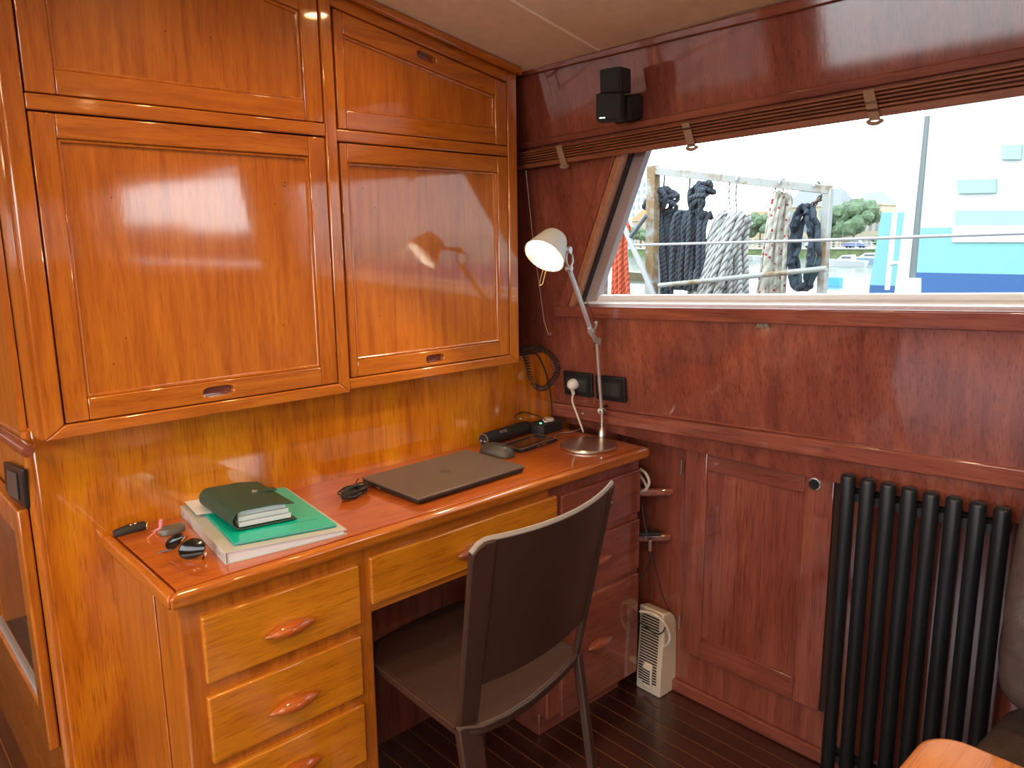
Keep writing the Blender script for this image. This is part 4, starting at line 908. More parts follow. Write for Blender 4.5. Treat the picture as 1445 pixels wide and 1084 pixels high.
# ================================================================== CHAIR
chr_ = thing('leather_chair', 'dark brown leather side chair pushed up to the desk kneehole', 'chair', (.95, 1.15, 0), 0)
TLc, TRc = V((.745, .915, .835)), V((1.158, .958, .832)); BLc, BRc = V((.772, .997, .45)), V((1.137, 1.028, .45))
def bk(u, v):   # v 0 bottom .. 1 top
    L_ = BLc.lerp(TLc, v); R2 = BRc.lerp(TRc, v); p = L_.lerp(R2, u); s_ = 4*u*(1-u)*(.62+.38*v); dr_ = .020*(max(0, .075-u)/.075)**2*max(0, (v-.82)/.18)**2; return p+V((.004, -.040*s_, -.004*s_-dr_))
pf = lambda v: (bk(0, v), bk(1, v))
U0, U1 = .105, .955
G().grid(lambda u, v: bk(U0+(U1-U0)*u, .20+.80*v), 24, 10, .006).build('backrest', M['leather'], chr_, smooth=50)
def post(u0, u1, nm='back_post'):
    o = G().grid(lambda u, v: bk(u0+(u1-u0)*u, -.02+1.02*v), 4, 14, .015).build(nm, M['leather'], chr_, bevel=.004, seg=2, smooth=50); return o
post(0, .112); post(.950, 1)
g = G(); g.tube([bk(u/30, 1.0)+V((0, 0, .001)) for u in range(0, 31)], .0048, 8, flat=.6); g.build('top_edge', M['piping'], chr_, label='pale top edge')  # top edge in a paler colour than the leather
g = G(); g.tube([bk(.114+.836*u/20, .20) for u in range(21)], .0025, 6); g.tube([bk(.118, .20+.80*k/10) for k in range(11)], .0012, 5); g.build('seam', M['leather'], chr_)
rear = [V((.772, .997, .435)), V((.812, .967, .435)), V((.865, .960, .435)), V((.932, .964, .435)), V((1.02, .982, .435)), V((1.10, 1.005, .435)), V((1.137, 1.030, .435))]
FLc, FRc = V((.790, 1.36, .430)), V((1.165, 1.385, .430))
def rearp(u):
    f = u*(len(rear)-1); i = min(int(f), len(rear)-2); return rear[i].lerp(rear[i+1], f-i)
def seat(u, v):
    a = rearp(u); b = FLc.lerp(FRc, u)+V((0, .02*4*u*(1-u), 0)); p = a.lerp(b, v); return p+V((0, 0, -.012*math.sin(math.pi*u)*math.sin(math.pi*min(1, v*1.1))))
G().grid(seat, 22, 18, .022).build('seat', M['leather'], chr_, bevel=.006, seg=3, smooth=50)
g = G(); g.tube([seat(u/24, 0)+V((0, 0, .008)) for u in range(25)], .0045, 8); g.tube([seat(0, u/20)+V((0, 0, .008)) for u in range(21)], .0035, 8); g.build('seat_piping', M['leather'], chr_, smooth=60)
def leg(top, bot, w0, w1, t0, t1, ang):
    top, bot = V(top), V(bot); cx_, sx_ = math.cos(ang), math.sin(ang); pts = []
    for p, w_, t_ in ((top, w0, t0), (bot, w1, t1)):
        for a_, b_ in ((-1, -1), (1, -1), (1, 1), (-1, 1)): pts.append(p+V((cx_*a_*w_/2-sx_*b_*t_/2, sx_*a_*w_/2+cx_*b_*t_/2, 0)))
    G().add(pts, [(3, 2, 1, 0), (4, 5, 6, 7), (0, 1, 5, 4), (1, 2, 6, 5), (2, 3, 7, 6), (3, 0, 4, 7)]).build('leg', M['leather'], chr_, bevel=.004, seg=2)
pl, prr = (bk(0, 0)+bk(.112, 0))/2, (bk(.95, 0)+bk(1, 0))/2
da = bk(.112, 0)-bk(0, 0); db = bk(1, 0)-bk(.95, 0)
leg(pl-V((0, 0, .004)), (.806, .930, 0), .050, .040, .022, .022, math.atan2(da.y, da.x)); leg(prr-V((0, 0, .012)), (1.096, .912, 0), .022, .020, .018, .018, math.atan2(db.y, db.x))
leg((.806, 1.345, .425), (.803, 1.355, 0), .026, .022, .026, .022, 0); leg((1.148, 1.37, .425), (1.150, 1.38, 0), .026, .022, .026, .022, 0)
g = G(); a, b = pl-V((0, 0, .018)), prr-V((0, 0, .018)); g.tube([a, (a+b)/2+V((0, -.004, 0)), b], .008, 8); g.build('rear_rail', M['leather'], chr_)

# ================================================================== HEATER behind the desk end
hb = [onz(890, 984, 0), onz(913, 993, 0), onz(936, 978, 0)]
fx = hb[1]; ux = (hb[2]-hb[1]); dside = ux.length; ux.normalize(); uy = V((-ux.y, ux.x, 0)); 
if uy.dot(hb[0]-hb[1]) < 0: uy = -uy
print('heater', hb, dside, uy)
ht = thing('tower_heater', 'white upright heater with slotted front on the floor behind the desk end', 'heater', fx+ux*.04+uy*.03)
dside = .080
fx = V((max(fx.x, PX1+.016), fx.y-.012, 0))
def hp(a_, b_, z): return fx+ux*a_+uy*b_+V((0, 0, z))
sec = [(0, 0, 0), (dside, 0, 0), (dside-.012, 0, .28), (dside-.024, 0, .305), (dside-.045, 0, .322), (0.0, 0, .330), (.006, 0, .25), (-.004, 0, .12)]
sec = [hp(0, 0, 0), hp(dside, 0, 0), hp(dside-.004, 0, .16), hp(dside-.008, 0, .220), hp(dside-.018, 0, .242), hp(dside-.034, 0, .256), hp(.008, 0, .264), hp(.010, 0, .20), hp(.0, 0, .08)]
G().slab(sec, uy*.088).build('housing', M['cream'], ht, bevel=.005, seg=3)
g = G()
for k in range(24):
    z = .035+k*.0088; xo = .0085 if z > .2 else (.0+.0085*max(0, (z-.08)/.12))
    g.slab([hp(xo-.0012, .014, z), hp(xo-.0012, .078, z), hp(xo-.0012, .078, z+.0045), hp(xo-.0012, .014, z+.0045)], ux*.001)
g.build('slots', M['dark'], ht)
g = G(); g.slab([hp(-.010, .026, .02), hp(0, .026, .02), hp(0, .026, .10), hp(-.010, .026, .085)], uy*.033); g.build('front_grille', M['cream'], ht, bevel=.004)
g = G()
for k in range(6): z = .035+k*.008; g.slab([hp(-.0112, .030, z), hp(-.0112, .056, z), hp(-.0112, .056, z+.004), hp(-.0112, .030, z+.004)], ux*.001)
g.build('grille_slots', M['dark'], ht)
o = G().tube(smoothpath([onx(903, 863, 1.66), onx(920, 866, 1.665), onx(935, 876, 1.675), onx(944, 893, 1.69), onx(944, 906, 1.69), onx(936, 913, 1.69)], 7), .0042, 8).build('heater_cord', M['wcable'], None); tag(o, 'white cord looped over the top of the upright heater', 'cord')
o = G().tube(smoothpath([onx(906, 712, 1.67), onx(910, 740, 1.665), onx(917, 775, 1.655), onx(914, 800, 1.655), onx(893, 830, 1.652), onx(885, 852, 1.652), onx(892, 868, 1.652), onx(908, 882, 1.652), onx(924, 894, 1.66), onx(934, 893, 1.68), onx(939, 882, 1.69), onx(930, 872, 1.69), onx(915, 866, 1.69)], 7), .0022, 8).build('black_cord', M['cable'], None); tag(o, 'thin black cord dangling from the rails down to the heater', 'cord')
# rails between desk and side with adapter and cables
for (ra_, rb_, lb) in (((905, 712), (948, 694), 'upper wooden rail between the desk end and the cabin side'), ((903, 777), (946, 758), 'lower wooden rail between the desk end and the cabin side')):
    e_ = onx(*rb_, XW); g = G(); y_ = e_.y; 
    g.slab([(PX1+.001, y_+.068, e_.z-.012), (XW-.001, y_-.012, e_.z-.012), (XW-.001, y_-.012, e_.z+.012), (PX1+.001, y_+.068, e_.z+.012)], (0, .022, 0))
    o = g.build('wooden_rail', W['rdx'], None, bevel=.007, seg=3); tag(o, lb, 'rail')
    if 'lower' in lb: zlow, ylow = e_.z, e_.y
ad = thing('power_adapter', 'black slim power adapter resting on the lower rail by the desk', 'adapter', (1.692, ylow+.036, zlow+.0125), math.radians(-40))
G().box((-.028, -.012, 0), (.034, .014, .010)).build('adapter_body', M['matt'], ad, local=True, bevel=.003)
pc = onx(917.5, 770, 1.655); o = G().box(pc-V((.0025, .004, .017)), pc+V((.0025, .004, .017))).build('cable_connector', M['gold'], None, bevel=.001); tag(o, 'pale metal cable connector hanging in the gap beside the desk', 'connector')
g = G(); g.tube(smoothpath([onx(903, 662, 1.68), onx(911, 668, 1.68), onx(916, 680, 1.68), onx(912, 690, 1.68), onx(904, 694, 1.68)], 6), .0040, 8)
g.tube(smoothpath([onx(902, 670, 1.69), onx(908, 678, 1.69), onx(913, 690, 1.69), onx(906, 696, 1.69)], 6), .0040, 8)
o = g.build('white_cable_loop', M['wcable'], None); tag(o, 'beige cable looped under the right end of the desktop', 'cable')
o = G().tube(smoothpath([onx(905, 700, 1.69), onx(912, 720, 1.69), onx(920, 745, 1.69), onx(918, 770, 1.69), onx(925, 800, 1.70), onx(935, 840, 1.71), onx(944, 862, 1.72)], 6), .0016, 6).build('hanging_cable', M['cable'], None); tag(o, 'second thin black cable hanging in the shadow beside the desk end', 'cable')

# ================================================================== SOFA AND TABLE
sf = thing('leather_sofa', 'dark brown leather sofa corner at the right edge beside the radiator', 'sofa', (1.3, -.2, 0))
def cushion(name, c, dims, par, tilt_=(0, 0, 0), puff=1.0, mat=M['sofa'], seed=1):
    bm = bmesh.new(); bmesh.ops.create_cube(bm, size=1); bmesh.ops.subdivide_edges(bm, edges=bm.edges, cuts=9, use_grid_fill=True)
    R2 = (Matrix.Rotation(tilt_[2], 4, 'Z') @ Matrix.Rotation(tilt_[1], 4, 'Y') @ Matrix.Rotation(tilt_[0], 4, 'X'))
    from mathutils import noise as mn
    g = G(); bm.verts.index_update()
    vs = []
    for v in bm.verts:
        p = v.co*2; q = V([math.copysign(abs(p[i])**1.0, p[i]) for i in range(3)])
        m_ = (abs(q.x)**9+abs(q.y)**9+abs(q.z)**9)**(1/9); q = q/m_*max(abs(q.x), abs(q.y), abs(q.z)) if m_ else q
        wv = mn.noise(q*2.2+V((seed, 0, 0)))*.03*puff+mn.noise(q*6+V((seed, 5, 0)))*.012*puff
        q = V((q.x*dims[0]/2, q.y*dims[1]/2, q.z*dims[2]/2)); q += q.normalized()*wv*.5
        vs.append(R2 @ q + V(c))
    g.add(vs, [[v.index for v in f.verts] for f in bm.faces]); bm.free()
    return g.build(name, mat, par, smooth=80, subsurf=1)
cushion('back_cushion', (1.528, -.005, .70), (.13, .67, .42), sf, (0, .17, 0), seed=2)
cushion('back_cushion', (1.528, -.695, .70), (.13, .67, .42), sf, (0, .17, 0), seed=3)
cushion('seat_cushion', (1.37, -.01, .375), (.50, .69, .17), sf, seed=4, puff=.7)
cushion('seat_cushion', (1.37, -.71, .375), (.50, .69, .17), sf, seed=6, puff=.7)
G().box((1.17, -1.06, .03), (1.64, .32, .30)).build('sofa_base', M['leather'], sf, bevel=.015, seg=3)
tb_ = thing('coffee_table', 'glossy orange wooden table top with rounded corner at the bottom right', 'table', (.80, -.1, 0))
tz = .60; TX0, TX1, TY0, TY1 = .55, 1.150, -.55, .330; r_ = .055; pts = []
for (cx_, cy_, a0_) in ((TX1-r_, TY1-r_, 0), (TX0+r_, TY1-r_, math.pi/2), (TX0+r_, TY0+r_, math.pi), (TX1-r_, TY0+r_, -math.pi/2)):
    for k in range(9):
        t = a0_+math.pi/2*k/8; pts.append(V((cx_+r_*math.cos(t), cy_+r_*math.sin(t), tz)))
G().slab([p-V((0, 0, .024)) for p in pts], (0, 0, .024)).build('table_top', M['table'], tb_, bevel=.009, seg=4)
cc0 = V((.85, -.11, 0)); G().lathe([(0, .11), (.012, .11), (.02, .08), (.03, .03), (tz-.06, .03), (tz-.035, .09), (tz-.0245, .09)], V((cc0.x, cc0.y, 0)), (0, 0, 1), 32).build('table_pedestal', M['alu'], tb_, smooth=35)

# ================================================================== OUTSIDE: side deck, rope rack, harbour
sdk = G().box((1.86, -3.5, .12), (3.5, 4.5, .2)).build('side_deck', plain('deck_grey', (.2, .2, .2), .7), None, kind='structure')
G().box((3.42, -3.5, .2), (3.5, 4.5, .62)).build('bulwark', plain('bulwark_white', (.35, .35, .34), .6), None, kind='structure')
def rusty(name, amt):
    mt, n, l, b = nt(name); t = n.new('ShaderNodeTexCoord'); ns = n.new('ShaderNodeTexNoise'); ns.inputs['Scale'].default_value = 7; ns.inputs['Detail'].default_value = 9; ns.inputs['Roughness'].default_value = .7
    l.new(t.outputs['Object'], ns.inputs['Vector']); r = n.new('ShaderNodeValToRGB'); l.new(ns.outputs['Fac'], r.inputs[0])
    e = r.color_ramp.elements; e[0].position = amt-.04; e[0].color = (.17, .10, .035, 1); e[1].position = amt+.06; e[1].color = (.27, .275, .25, 1); l.new(r.outputs[0], b.inputs['Base Color']); b.inputs['Roughness'].default_value = .6
    return mt
RU1, RU2 = rusty('rusty_paint', .43), rusty('rusty_paint_heavy', .52)
def rope(name, col, freq=230, dark_=.35, fleck=None, axis=(0, 1, .8)):
    mt, n, l, b = nt(name); t = n.new('ShaderNodeTexCoord'); mp = n.new('ShaderNodeVectorMath'); mp.operation = 'DOT_PRODUCT'; mp.inputs[1].default_value = axis
    l.new(t.outputs['Object'], mp.inputs[0]); mu = n.new('ShaderNodeMath'); mu.operation = 'MULTIPLY'; mu.inputs[1].default_value = freq; l.new(mp.outputs['Value'], mu.inputs[0])
    si = n.new('ShaderNodeMath'); si.operation = 'SINE'; l.new(mu.outputs[0], si.inputs[0]); r = n.new('ShaderNodeValToRGB'); ma_ = n.new('ShaderNodeMath'); ma_.operation = 'MULTIPLY_ADD'; ma_.inputs[1].default_value = .5; ma_.inputs[2].default_value = .5
    l.new(si.outputs[0], ma_.inputs[0]); l.new(ma_.outputs[0], r.inputs[0]); e = r.color_ramp.elements; e[0].color = (*[c*dark_ for c in col], 1); e[0].position = .05; e[1].color = (*col, 1); e[1].position = .5  # shade in the grooves between strands put into the rope colour
    last = r.outputs[0]
    if fleck:
        vz = n.new('ShaderNodeTexVoronoi'); vz.inputs['Scale'].default_value = 38; l.new(t.outputs['Object'], vz.inputs['Vector'])
        lt_ = n.new('ShaderNodeMath'); lt_.operation = 'LESS_THAN'; lt_.inputs[1].default_value = .22; l.new(vz.outputs['Distance'], lt_.inputs[0])
        mx = n.new('ShaderNodeMix'); mx.data_type = 'RGBA'; l.new(lt_.outputs[0], mx.inputs[0]); l.new(last, mx.inputs[6]); mx.inputs[7].default_value = (*fleck, 1); last = mx.outputs[2]
    l.new(last, b.inputs['Base Color']); b.inputs['Roughness'].default_value = .85
    bp = n.new('ShaderNodeBump'); bp.inputs['Distance'].default_value = .004; bp.inputs['Strength'].default_value = .7; l.new(ma_.outputs[0], bp.inputs['Height']); l.new(bp.outputs[0], b.inputs['Normal'])
    return mt
ROPE = dict(dark=rope('rope_charcoal', (.032, .048, .062), 300, .35), white=rope('rope_white', (.42, .43, .40), 260, .3), orange=rope('rope_orange', (.50, .085, .035), 240, .6),
            cream=rope('rope_cream', (.40, .38, .31), 150, .75, (.26, .02, .03)), navy=rope('rope_navy', (.022, .034, .048), 120, .6), guy=plain('guy_wire', (.3, .3, .3), .5))
XR = 3.2
rk = thing('rope_rack', 'rusty white painted steel frame outside the window with ropes hung on it', 'rack', V((XR, 1.95, .2)))
def bar(a, b, w_, d_, mat, nm, X=XR, par=rk):
    a, b = (V(a), V(b)) if not isinstance(a, tuple) else (onx(*a, X), onx(*b, X))
    t = (b-a).normalized(); sx_ = V((1, 0, 0)); sy_ = t.cross(sx_).normalized(); sx_ = sy_.cross(t)
    return G().slab([a+sx_*d_/2+sy_*w_/2, a-sx_*d_/2+sy_*w_/2, a-sx_*d_/2-sy_*w_/2, a+sx_*d_/2-sy_*w_/2], b-a).build(nm, mat, par, bevel=.003)
def down(px, X, z=.2): p = onx(*px, X); return V((p.x, p.y, z))
pL0 = onx(922, 240, XR); pL1 = V((XR, pL0.y-.01, .2)); bar(pL1, pL0+V((0, 0, .02)), .050, .05, RU2, 'post')
pR0 = onx(1169, 266, XR); pR1 = V((XR, pR0.y, .2)); bar(pR1, pR0, .034, .035, RU1, 'post')
bar((916, 240), (1172, 268), .036, .04, RU1, 'top_beam')
a, b = onx(930, 403, XR-.075), onx(1166, 379, XR-.075); G().cyl(a, b, .012, n=12).build('lower_bar', RU1, rk)
for px in ((1044, 254), (1104, 258), (1153, 262)):
    p = onx(*px, XR); G().tube([p+V((.03*math.cos(t), 0, .022*math.sin(t)-.005)) for t in [j*math.pi/9-.3 for j in range(11)]], .006, 8).build('hook', RU1, rk)
for (u, v, w_, nm) in (((868, 292), (926, 424), .028, 'diagonal_tube'), ((912, 304), (890, 334), .022, 'grey_strut')):
    a, b = onx(*u, XR-.06), onx(*v, XR-.06); b2 = a+(b-a)*(1.0 if nm != 'diagonal_tube' else 1.0)
    if nm == 'diagonal_tube': b2 = a+(b-a)*((a.z-.2)/(a.z-b.z))
    o = G().cyl(a, b2, w_/2, n=14).build(nm, plain('tube_white', (.30, .30, .29), .5) if nm == 'diagonal_tube' else plain('strut_grey', (.08, .10, .11), .5), rk)
for px, w_, h_ in (((853, 325), .035, None), ((881, 268), .04, None)):
    p = onx(*px, XR+.35); bar(V((XR+.35, p.y, .2)), p, w_, .04, RU1, 'post', par=rk)
for px in ((936, 300), (986, 300)):
    p = onx(*px, XR+.2); bar(V((XR+.2, p.y, .2)), p, .028, .03, plain('inner_post', (.18, .20, .20), .6), 'post', par=rk)
bar(onx(936, 300, XR+.2), onx(986, 300, XR+.2), .03, .03, RU1, 'cross_bar', par=rk)
def coil(name, label, top, spread_t, bots, r, mat, X, n_, group=None, seed=0, ztop=None, zb=.72, bun=None, wob=.004, flatx=.05):
    """loops of rope over a hook: top px centre, half width there (px), bottom px x-range"""
    rnd = random.Random(seed); g = G(); b0_, b1_ = bots
    for k in range(n_):
        f = (k+.5)/n_; xa_ = top[0]+(f-.5)*2*spread_t; xb_ = b0_+(b1_-b0_)*f
        tpnt = onx(xa_, top[1]+rnd.uniform(0, 5)+abs(f-.5)*spread_t*.5, X+rnd.uniform(-flatx, flatx)*.5); bt = onx(xb_, 425, X+rnd.uniform(-flatx, flatx)); bt = tpnt+(bt-tpnt)*((tpnt.z-zb)/(tpnt.z-bt.z))
        pts = [tpnt+(bt-tpnt)*t+V((rnd.uniform(-wob, wob), rnd.uniform(-wob, wob), 0)) for t in (0, .2, .45, .7, 1)]
        pts[0] = pts[0]+V((.02, 0, -.01)); g.tube([pts[0]+V((.02, 0, -.03))]+smoothpath(pts, 4), r, 7)
    if bun:
        (bx, by, bw, bh) = bun
        for k in range(11):
            c = onx(bx+rnd.uniform(-.32, .32)*bw, by+rnd.uniform(-.3, .3)*bh, X+rnd.uniform(-.03, .03)-.02); s_ = abs(onx(bx+bw/2, by, X).y-onx(bx-bw/2, by, X).y); a_ = rnd.uniform(0, 6.28)
            w1, w2 = s_*rnd.uniform(.22, .34), s_*rnd.uniform(.14, .26); nx = V((rnd.uniform(-.4, .4), 1, 0)).normalized()
            g.tube([c+nx*w1*math.cos(t)*math.cos(a_)-V((0, 0, w2*math.sin(t)*math.sin(a_+.5)+w2*.6*math.cos(t)*math.sin(a_)))+V((.02*math.sin(t+a_), 0, w2*.5*math.sin(t))) for t in [j*math.pi/9 for j in range(18)]], r, 7, closed=True)
    bmz = onx(top[0], 240+(top[0]-916)*.109, X); tq = onx(top[0], top[1]+2, X); g.tube([tq, tq.lerp(bmz, .5)+V((0, .006, 0)), bmz], r*.35, 6)
    o = g.build(name, mat, None); tag(o, label, 'rope', group); return o
coil('rope_coil', 'orange twisted rope hanging behind the white diagonal tube', (874, 308), 9, (862, 889), .013, ROPE['orange'], XR+.16, 5, seed=1)
coil('rope_coil', 'small orange rope end at the lower left corner of the window', (842, 366), 5, (834, 848), .013, ROPE['orange'], XR+.16, 3, seed=2)
coil('rope_coil', 'charcoal rope coil behind the rusty left post of the rack', (938, 290), 12, (934, 950), .012, ROPE['dark'], XR+.08, 5, seed=3, bun=(934, 281, 46, 34))
coil('rope_coil', 'charcoal rope coil with gathered top knot, right of the rusty left post', (974, 290), 25, (944, 992), .012, ROPE['dark'], XR, 11, seed=4, zb=1.07, bun=(985, 278, 44, 42))
coil('rope_coil', 'thick white twisted rope coil hanging in the middle of the rack', (1030, 294), 22, (968, 1014), .014, ROPE['white'], XR-.01, 9, seed=5)
coil('rope_coil', 'grey-white twisted rope loop right beside the thick white coil', (1040, 300), 14, (1016, 1056), .013, ROPE['white'], XR+.06, 8, seed=6)
coil('rope_coil', 'cream rope with red flecks crossing below the top beam', (1095, 266), 6, (1066, 1080), .011, ROPE['cream'], XR, 4, seed=7)
coil('rope_coil', 'cream rope with red flecks hanging straighter, right of its twin', (1106, 268), 7, (1084, 1106), .012, ROPE['cream'], XR+.04, 5, seed=8)
# navy hose loops
g = G(); ct = onx(1135, 350, XR); hw_ = abs(onx(1157, 350, XR).y-onx(1112, 350, XR).y)/2; hh = (onx(1135, 292, XR).z-onx(1135, 410, XR).z)/2
for k in range(5):
    q = random.Random(k+20); hw2 = hw_*q.uniform(.72, .95); sh = q.uniform(-.02, .02)
    g.tube([V((XR+q.uniform(-.02, .02)+.03*math.sin(t), ct.y+hw2*math.sin(t)*(.75+.35*math.sin(t/2)**2)+sh, ct.z+hh*math.cos(t)*q.uniform(.985, 1.0))) for t in [j*math.pi/16 for j in range(32)]], .012, 8, closed=True)
o = g.build('hose_coil', ROPE['navy'], None); tag(o, 'navy blue hose coiled in long loops at the right end of the rack', 'hose')
g = G()
for k in range(5):
    p = onx(1143+k*5, 293-k*4.5, XR); a_ = .7; rr_ = .014
    g.tube([p+V((0 if k % 2 else .010*math.sin(t), rr_*1.4*math.cos(t)*(-math.cos(a_)) + (.010*math.sin(t) if k % 2 else 0)*.6, rr_*1.2*math.cos(t)*math.sin(a_)+(.008*math.sin(t) if k % 2 else 0))) for t in [j*math.pi/6 for j in range(12)]], .0035, 6, closed=True)
o = g.build('shackle_chain', plain('chain_brown', (.14, .09, .07), .5, .5), None); tag(o, 'short brown chain shackled under the right end of the top beam', 'chain')
o = G().tube([onx(895, 346, 3.02), onx(1140, 339.6, 3.02), onx(1445, 329, 3.02), onx(1445, 329, 3.02)+(onx(1445, 329, 3.02)-onx(1140, 339.6, 3.02))*2], .006, 8).build('guy_line', ROPE['guy'], None); tag(o, 'thin taut white line running across in front of the rope rack', 'line')
# mast on the deck edge
WATER_ = -2.6
mA, mB = onx(1301, 165, 4.2), onx(1272, 428, 4.2); md = (mB-mA).normalized(); mB = mA+md*((mA.z-WATER_)/(-md.z))
mt_ = thing('mast', 'tall leaning white steel mast with a grey strip for its shaded side and bracket box', 'mast', mB)
WHT = plain('mast_white', (.48, .49, .48), .5, var=.1, bscale=8); 
def mp4(p, w_, d_): return [p+V((-d_, w_, 0)), p+V((-d_, -w_, 0)), p+V((d_, -w_, 0)), p+V((d_, w_, 0))]
t0q, t1q = mp4(mA, .018, .02), mp4(mB, .085, .06)
G().add(t0q+t1q, [(0, 1, 2, 3), (7, 6, 5, 4), (0, 4, 5, 1), (1, 5, 6, 2), (2, 6, 7, 3), (3, 7, 4, 0)]).build('mast_column', WHT, mt_, bevel=.004)
q0, q1 = mA+V((-.0, -.026, 0)), mB+V((-.03, -.115, 0))
G().add(mp4(q0, .008, .012)+mp4(q1, .032, .03), [(0, 1, 2, 3), (7, 6, 5, 4), (0, 4, 5, 1), (1, 5, 6, 2), (2, 6, 7, 3), (3, 7, 4, 0)]).build('mast_shade_strip', plain('shade_strip_grey', (.12, .14, .135), .6), mt_)  # shaded side of the mast put in as a grey strip
bx = [onx(1276, 393, 4.1), onx(1288, 394, 4.1), onx(1288, 417, 4.1), onx(1275, 416, 4.1)]; G().slab(bx, (.12, 0, 0)).build('bracket_box', WHT, mt_, bevel=.004)
pl_ = G().cyl(onx(1263, 300, 5.0), onx(1252, 409, 5.0), .016, n=8); pl_.cyl(onx(1257, 372, 5.0), onx(1268, 371, 4.9), .012, n=8)
pl_.build('side_pole', WHT, mt_)
# neighbouring hulls
def flat(mn, c): return plain(mn, c, .45)
LC, BL, WH_ = flat('hull_cyan', (.12, .29, .29)), flat('hull_blue', (.006, .055, .17)), flat('hull_white', (.36, .38, .38))
WATER = -2.6
hl = thing('ferry_hull', 'large white ship with cyan and blue painted bands filling the right of the window', 'ship', (9.3, -4, WATER))
def hullpart(nm, pxq, X, d_, mat, par, grow_r=False, to_z=None):
    P = [onx(x, y, X) for x, y in pxq]
    if to_z is not None: P[2] = V((X, P[2].y, to_z)); P[3] = V((X, P[3].y, to_z))
    return G().slab(P, (d_, 0, 0)).build(nm, mat, par)
zc_ = onx(1345, 321, 9).z; zb_ = onx(1345, 385.5, 9).z; yl_ = onx(1283, 385, 9).y
G().box((9.02, -14, WATER-.3), (10.3, yl_, 9)).build('hull_side', WH_, hl)
G().box((9, -14, zb_), (9.02, yl_, zc_)).build('cyan_band', LC, hl)
G().box((9, -14, WATER-.3), (9.02, yl_, zb_)).build('blue_band', BL, hl)
hullpart('white_patch', [(1343, 318), (1500, 318), (1500, 342), (1343, 342)], 8.98, .02, WH_, hl)
for q in ([(1348, 297), (1500, 297), (1500, 318), (1348, 318)], [(1350, 254), (1405, 252), (1405, 272), (1352, 273)], [(1414, 205), (1442, 204), (1440, 225), (1413, 225)]):
    hullpart('cyan_window', q, 8.985, .035, flat('pale_cyan', (.20, .33, .33)), hl)
h2_ = thing('cyan_hull', 'cyan and blue painted boat end to the left of the mast', 'boat', (11, 0, WATER))
ya_, yb_ = onx(1240, 350, 10.5).y, onx(1290, 350, 10.5).y-1
zt_, zm_ = onx(1250, 300, 10.5).z, onx(1250, 403, 10.5).z
G().add([(10.5, ya_, zt_), (10.5, yb_, zt_), (10.5, yb_, zm_), (10.5, ya_+.08, zm_), (13, ya_, zt_), (13, yb_, zt_), (13, yb_, zm_), (13, ya_+.08, zm_)], [(0, 1, 2, 3), (7, 6, 5, 4), (0, 4, 5, 1), (1, 5, 6, 2), (2, 6, 7, 3), (3, 7, 4, 0)]).build('upper_hull', LC, h2_)
G().add([(10.5, ya_+.08, zm_), (10.5, yb_, zm_), (10.5, yb_, WATER-.3), (10.5, ya_+.16, WATER-.3), (13, ya_+.08, zm_), (13, yb_, zm_), (13, yb_, WATER-.3), (13, ya_+.16, WATER-.3)], [(0, 1, 2, 3), (7, 6, 5, 4), (0, 4, 5, 1), (1, 5, 6, 2), (2, 6, 7, 3), (3, 7, 4, 0)]).build('lower_hull', BL, h2_)
bg_ = thing('added_barge', 'unseen low dark grey barge added to dim the cabinet door reflection', 'boat', (6.5, -17, WATER))  # added out of view to darken the lower reflection in the left door
G().slab([(3.4, -14.5, WATER-.2), (9.6, -14.5, WATER-.2), (9.9, -14.5, 1.45), (3.1, -14.5, 1.45)], (0, -9, 0)).build('added_barge_hull', plain('added_barge_grey', (.06, .065, .07), .6), bg_, bevel=.1)
G().box((3.0, -23.6, 1.45), (10, -14.45, 1.62)).build('added_barge_rim', plain('added_rim_grey', (.10, .10, .10), .7), bg_, bevel=.04)
G().box((4.2, -21, 1.62), (8.4, -19.5, 1.9)).build('added_barge_hatch', plain('added_hatch_grey', (.14, .14, .14), .7), bg_, bevel=.05)
# water
mt, n_, l_, b_n = nt('harbour_water'); b_n.inputs['Base Color'].default_value = (.05, .085, .07, 1); b_n.inputs['Roughness'].default_value = .12
t = n_.new('ShaderNodeTexCoord'); ns = n_.new('ShaderNodeTexNoise'); ns.inputs['Scale'].default_value = 1.6; ns.inputs['Detail'].default_value = 4; l_.new(t.outputs['Object'], ns.inputs['Vector'])
bp = n_.new('ShaderNodeBump'); bp.inputs['Strength'].default_value = .35; bp.inputs['Distance'].default_value = .15; l_.new(ns.outputs['Fac'], bp.inputs['Height']); l_.new(bp.outputs[0], b_n.inputs['Normal'])
G().add([(-150, -200, WATER), (250, -200, WATER), (250, 250, WATER), (-150, 250, WATER)], [(0, 1, 2, 3)]).build('harbour_water', mt, None, kind='structure')
# pontoon
po = G().box((26, 14, WATER), (58, 20, WATER+.45)).build('pontoon', plain('pontoon_grey', (.3, .3, .27), .8), None, bevel=.03); tag(po, 'pale floating pontoon on the water behind the rack', 'pontoon')
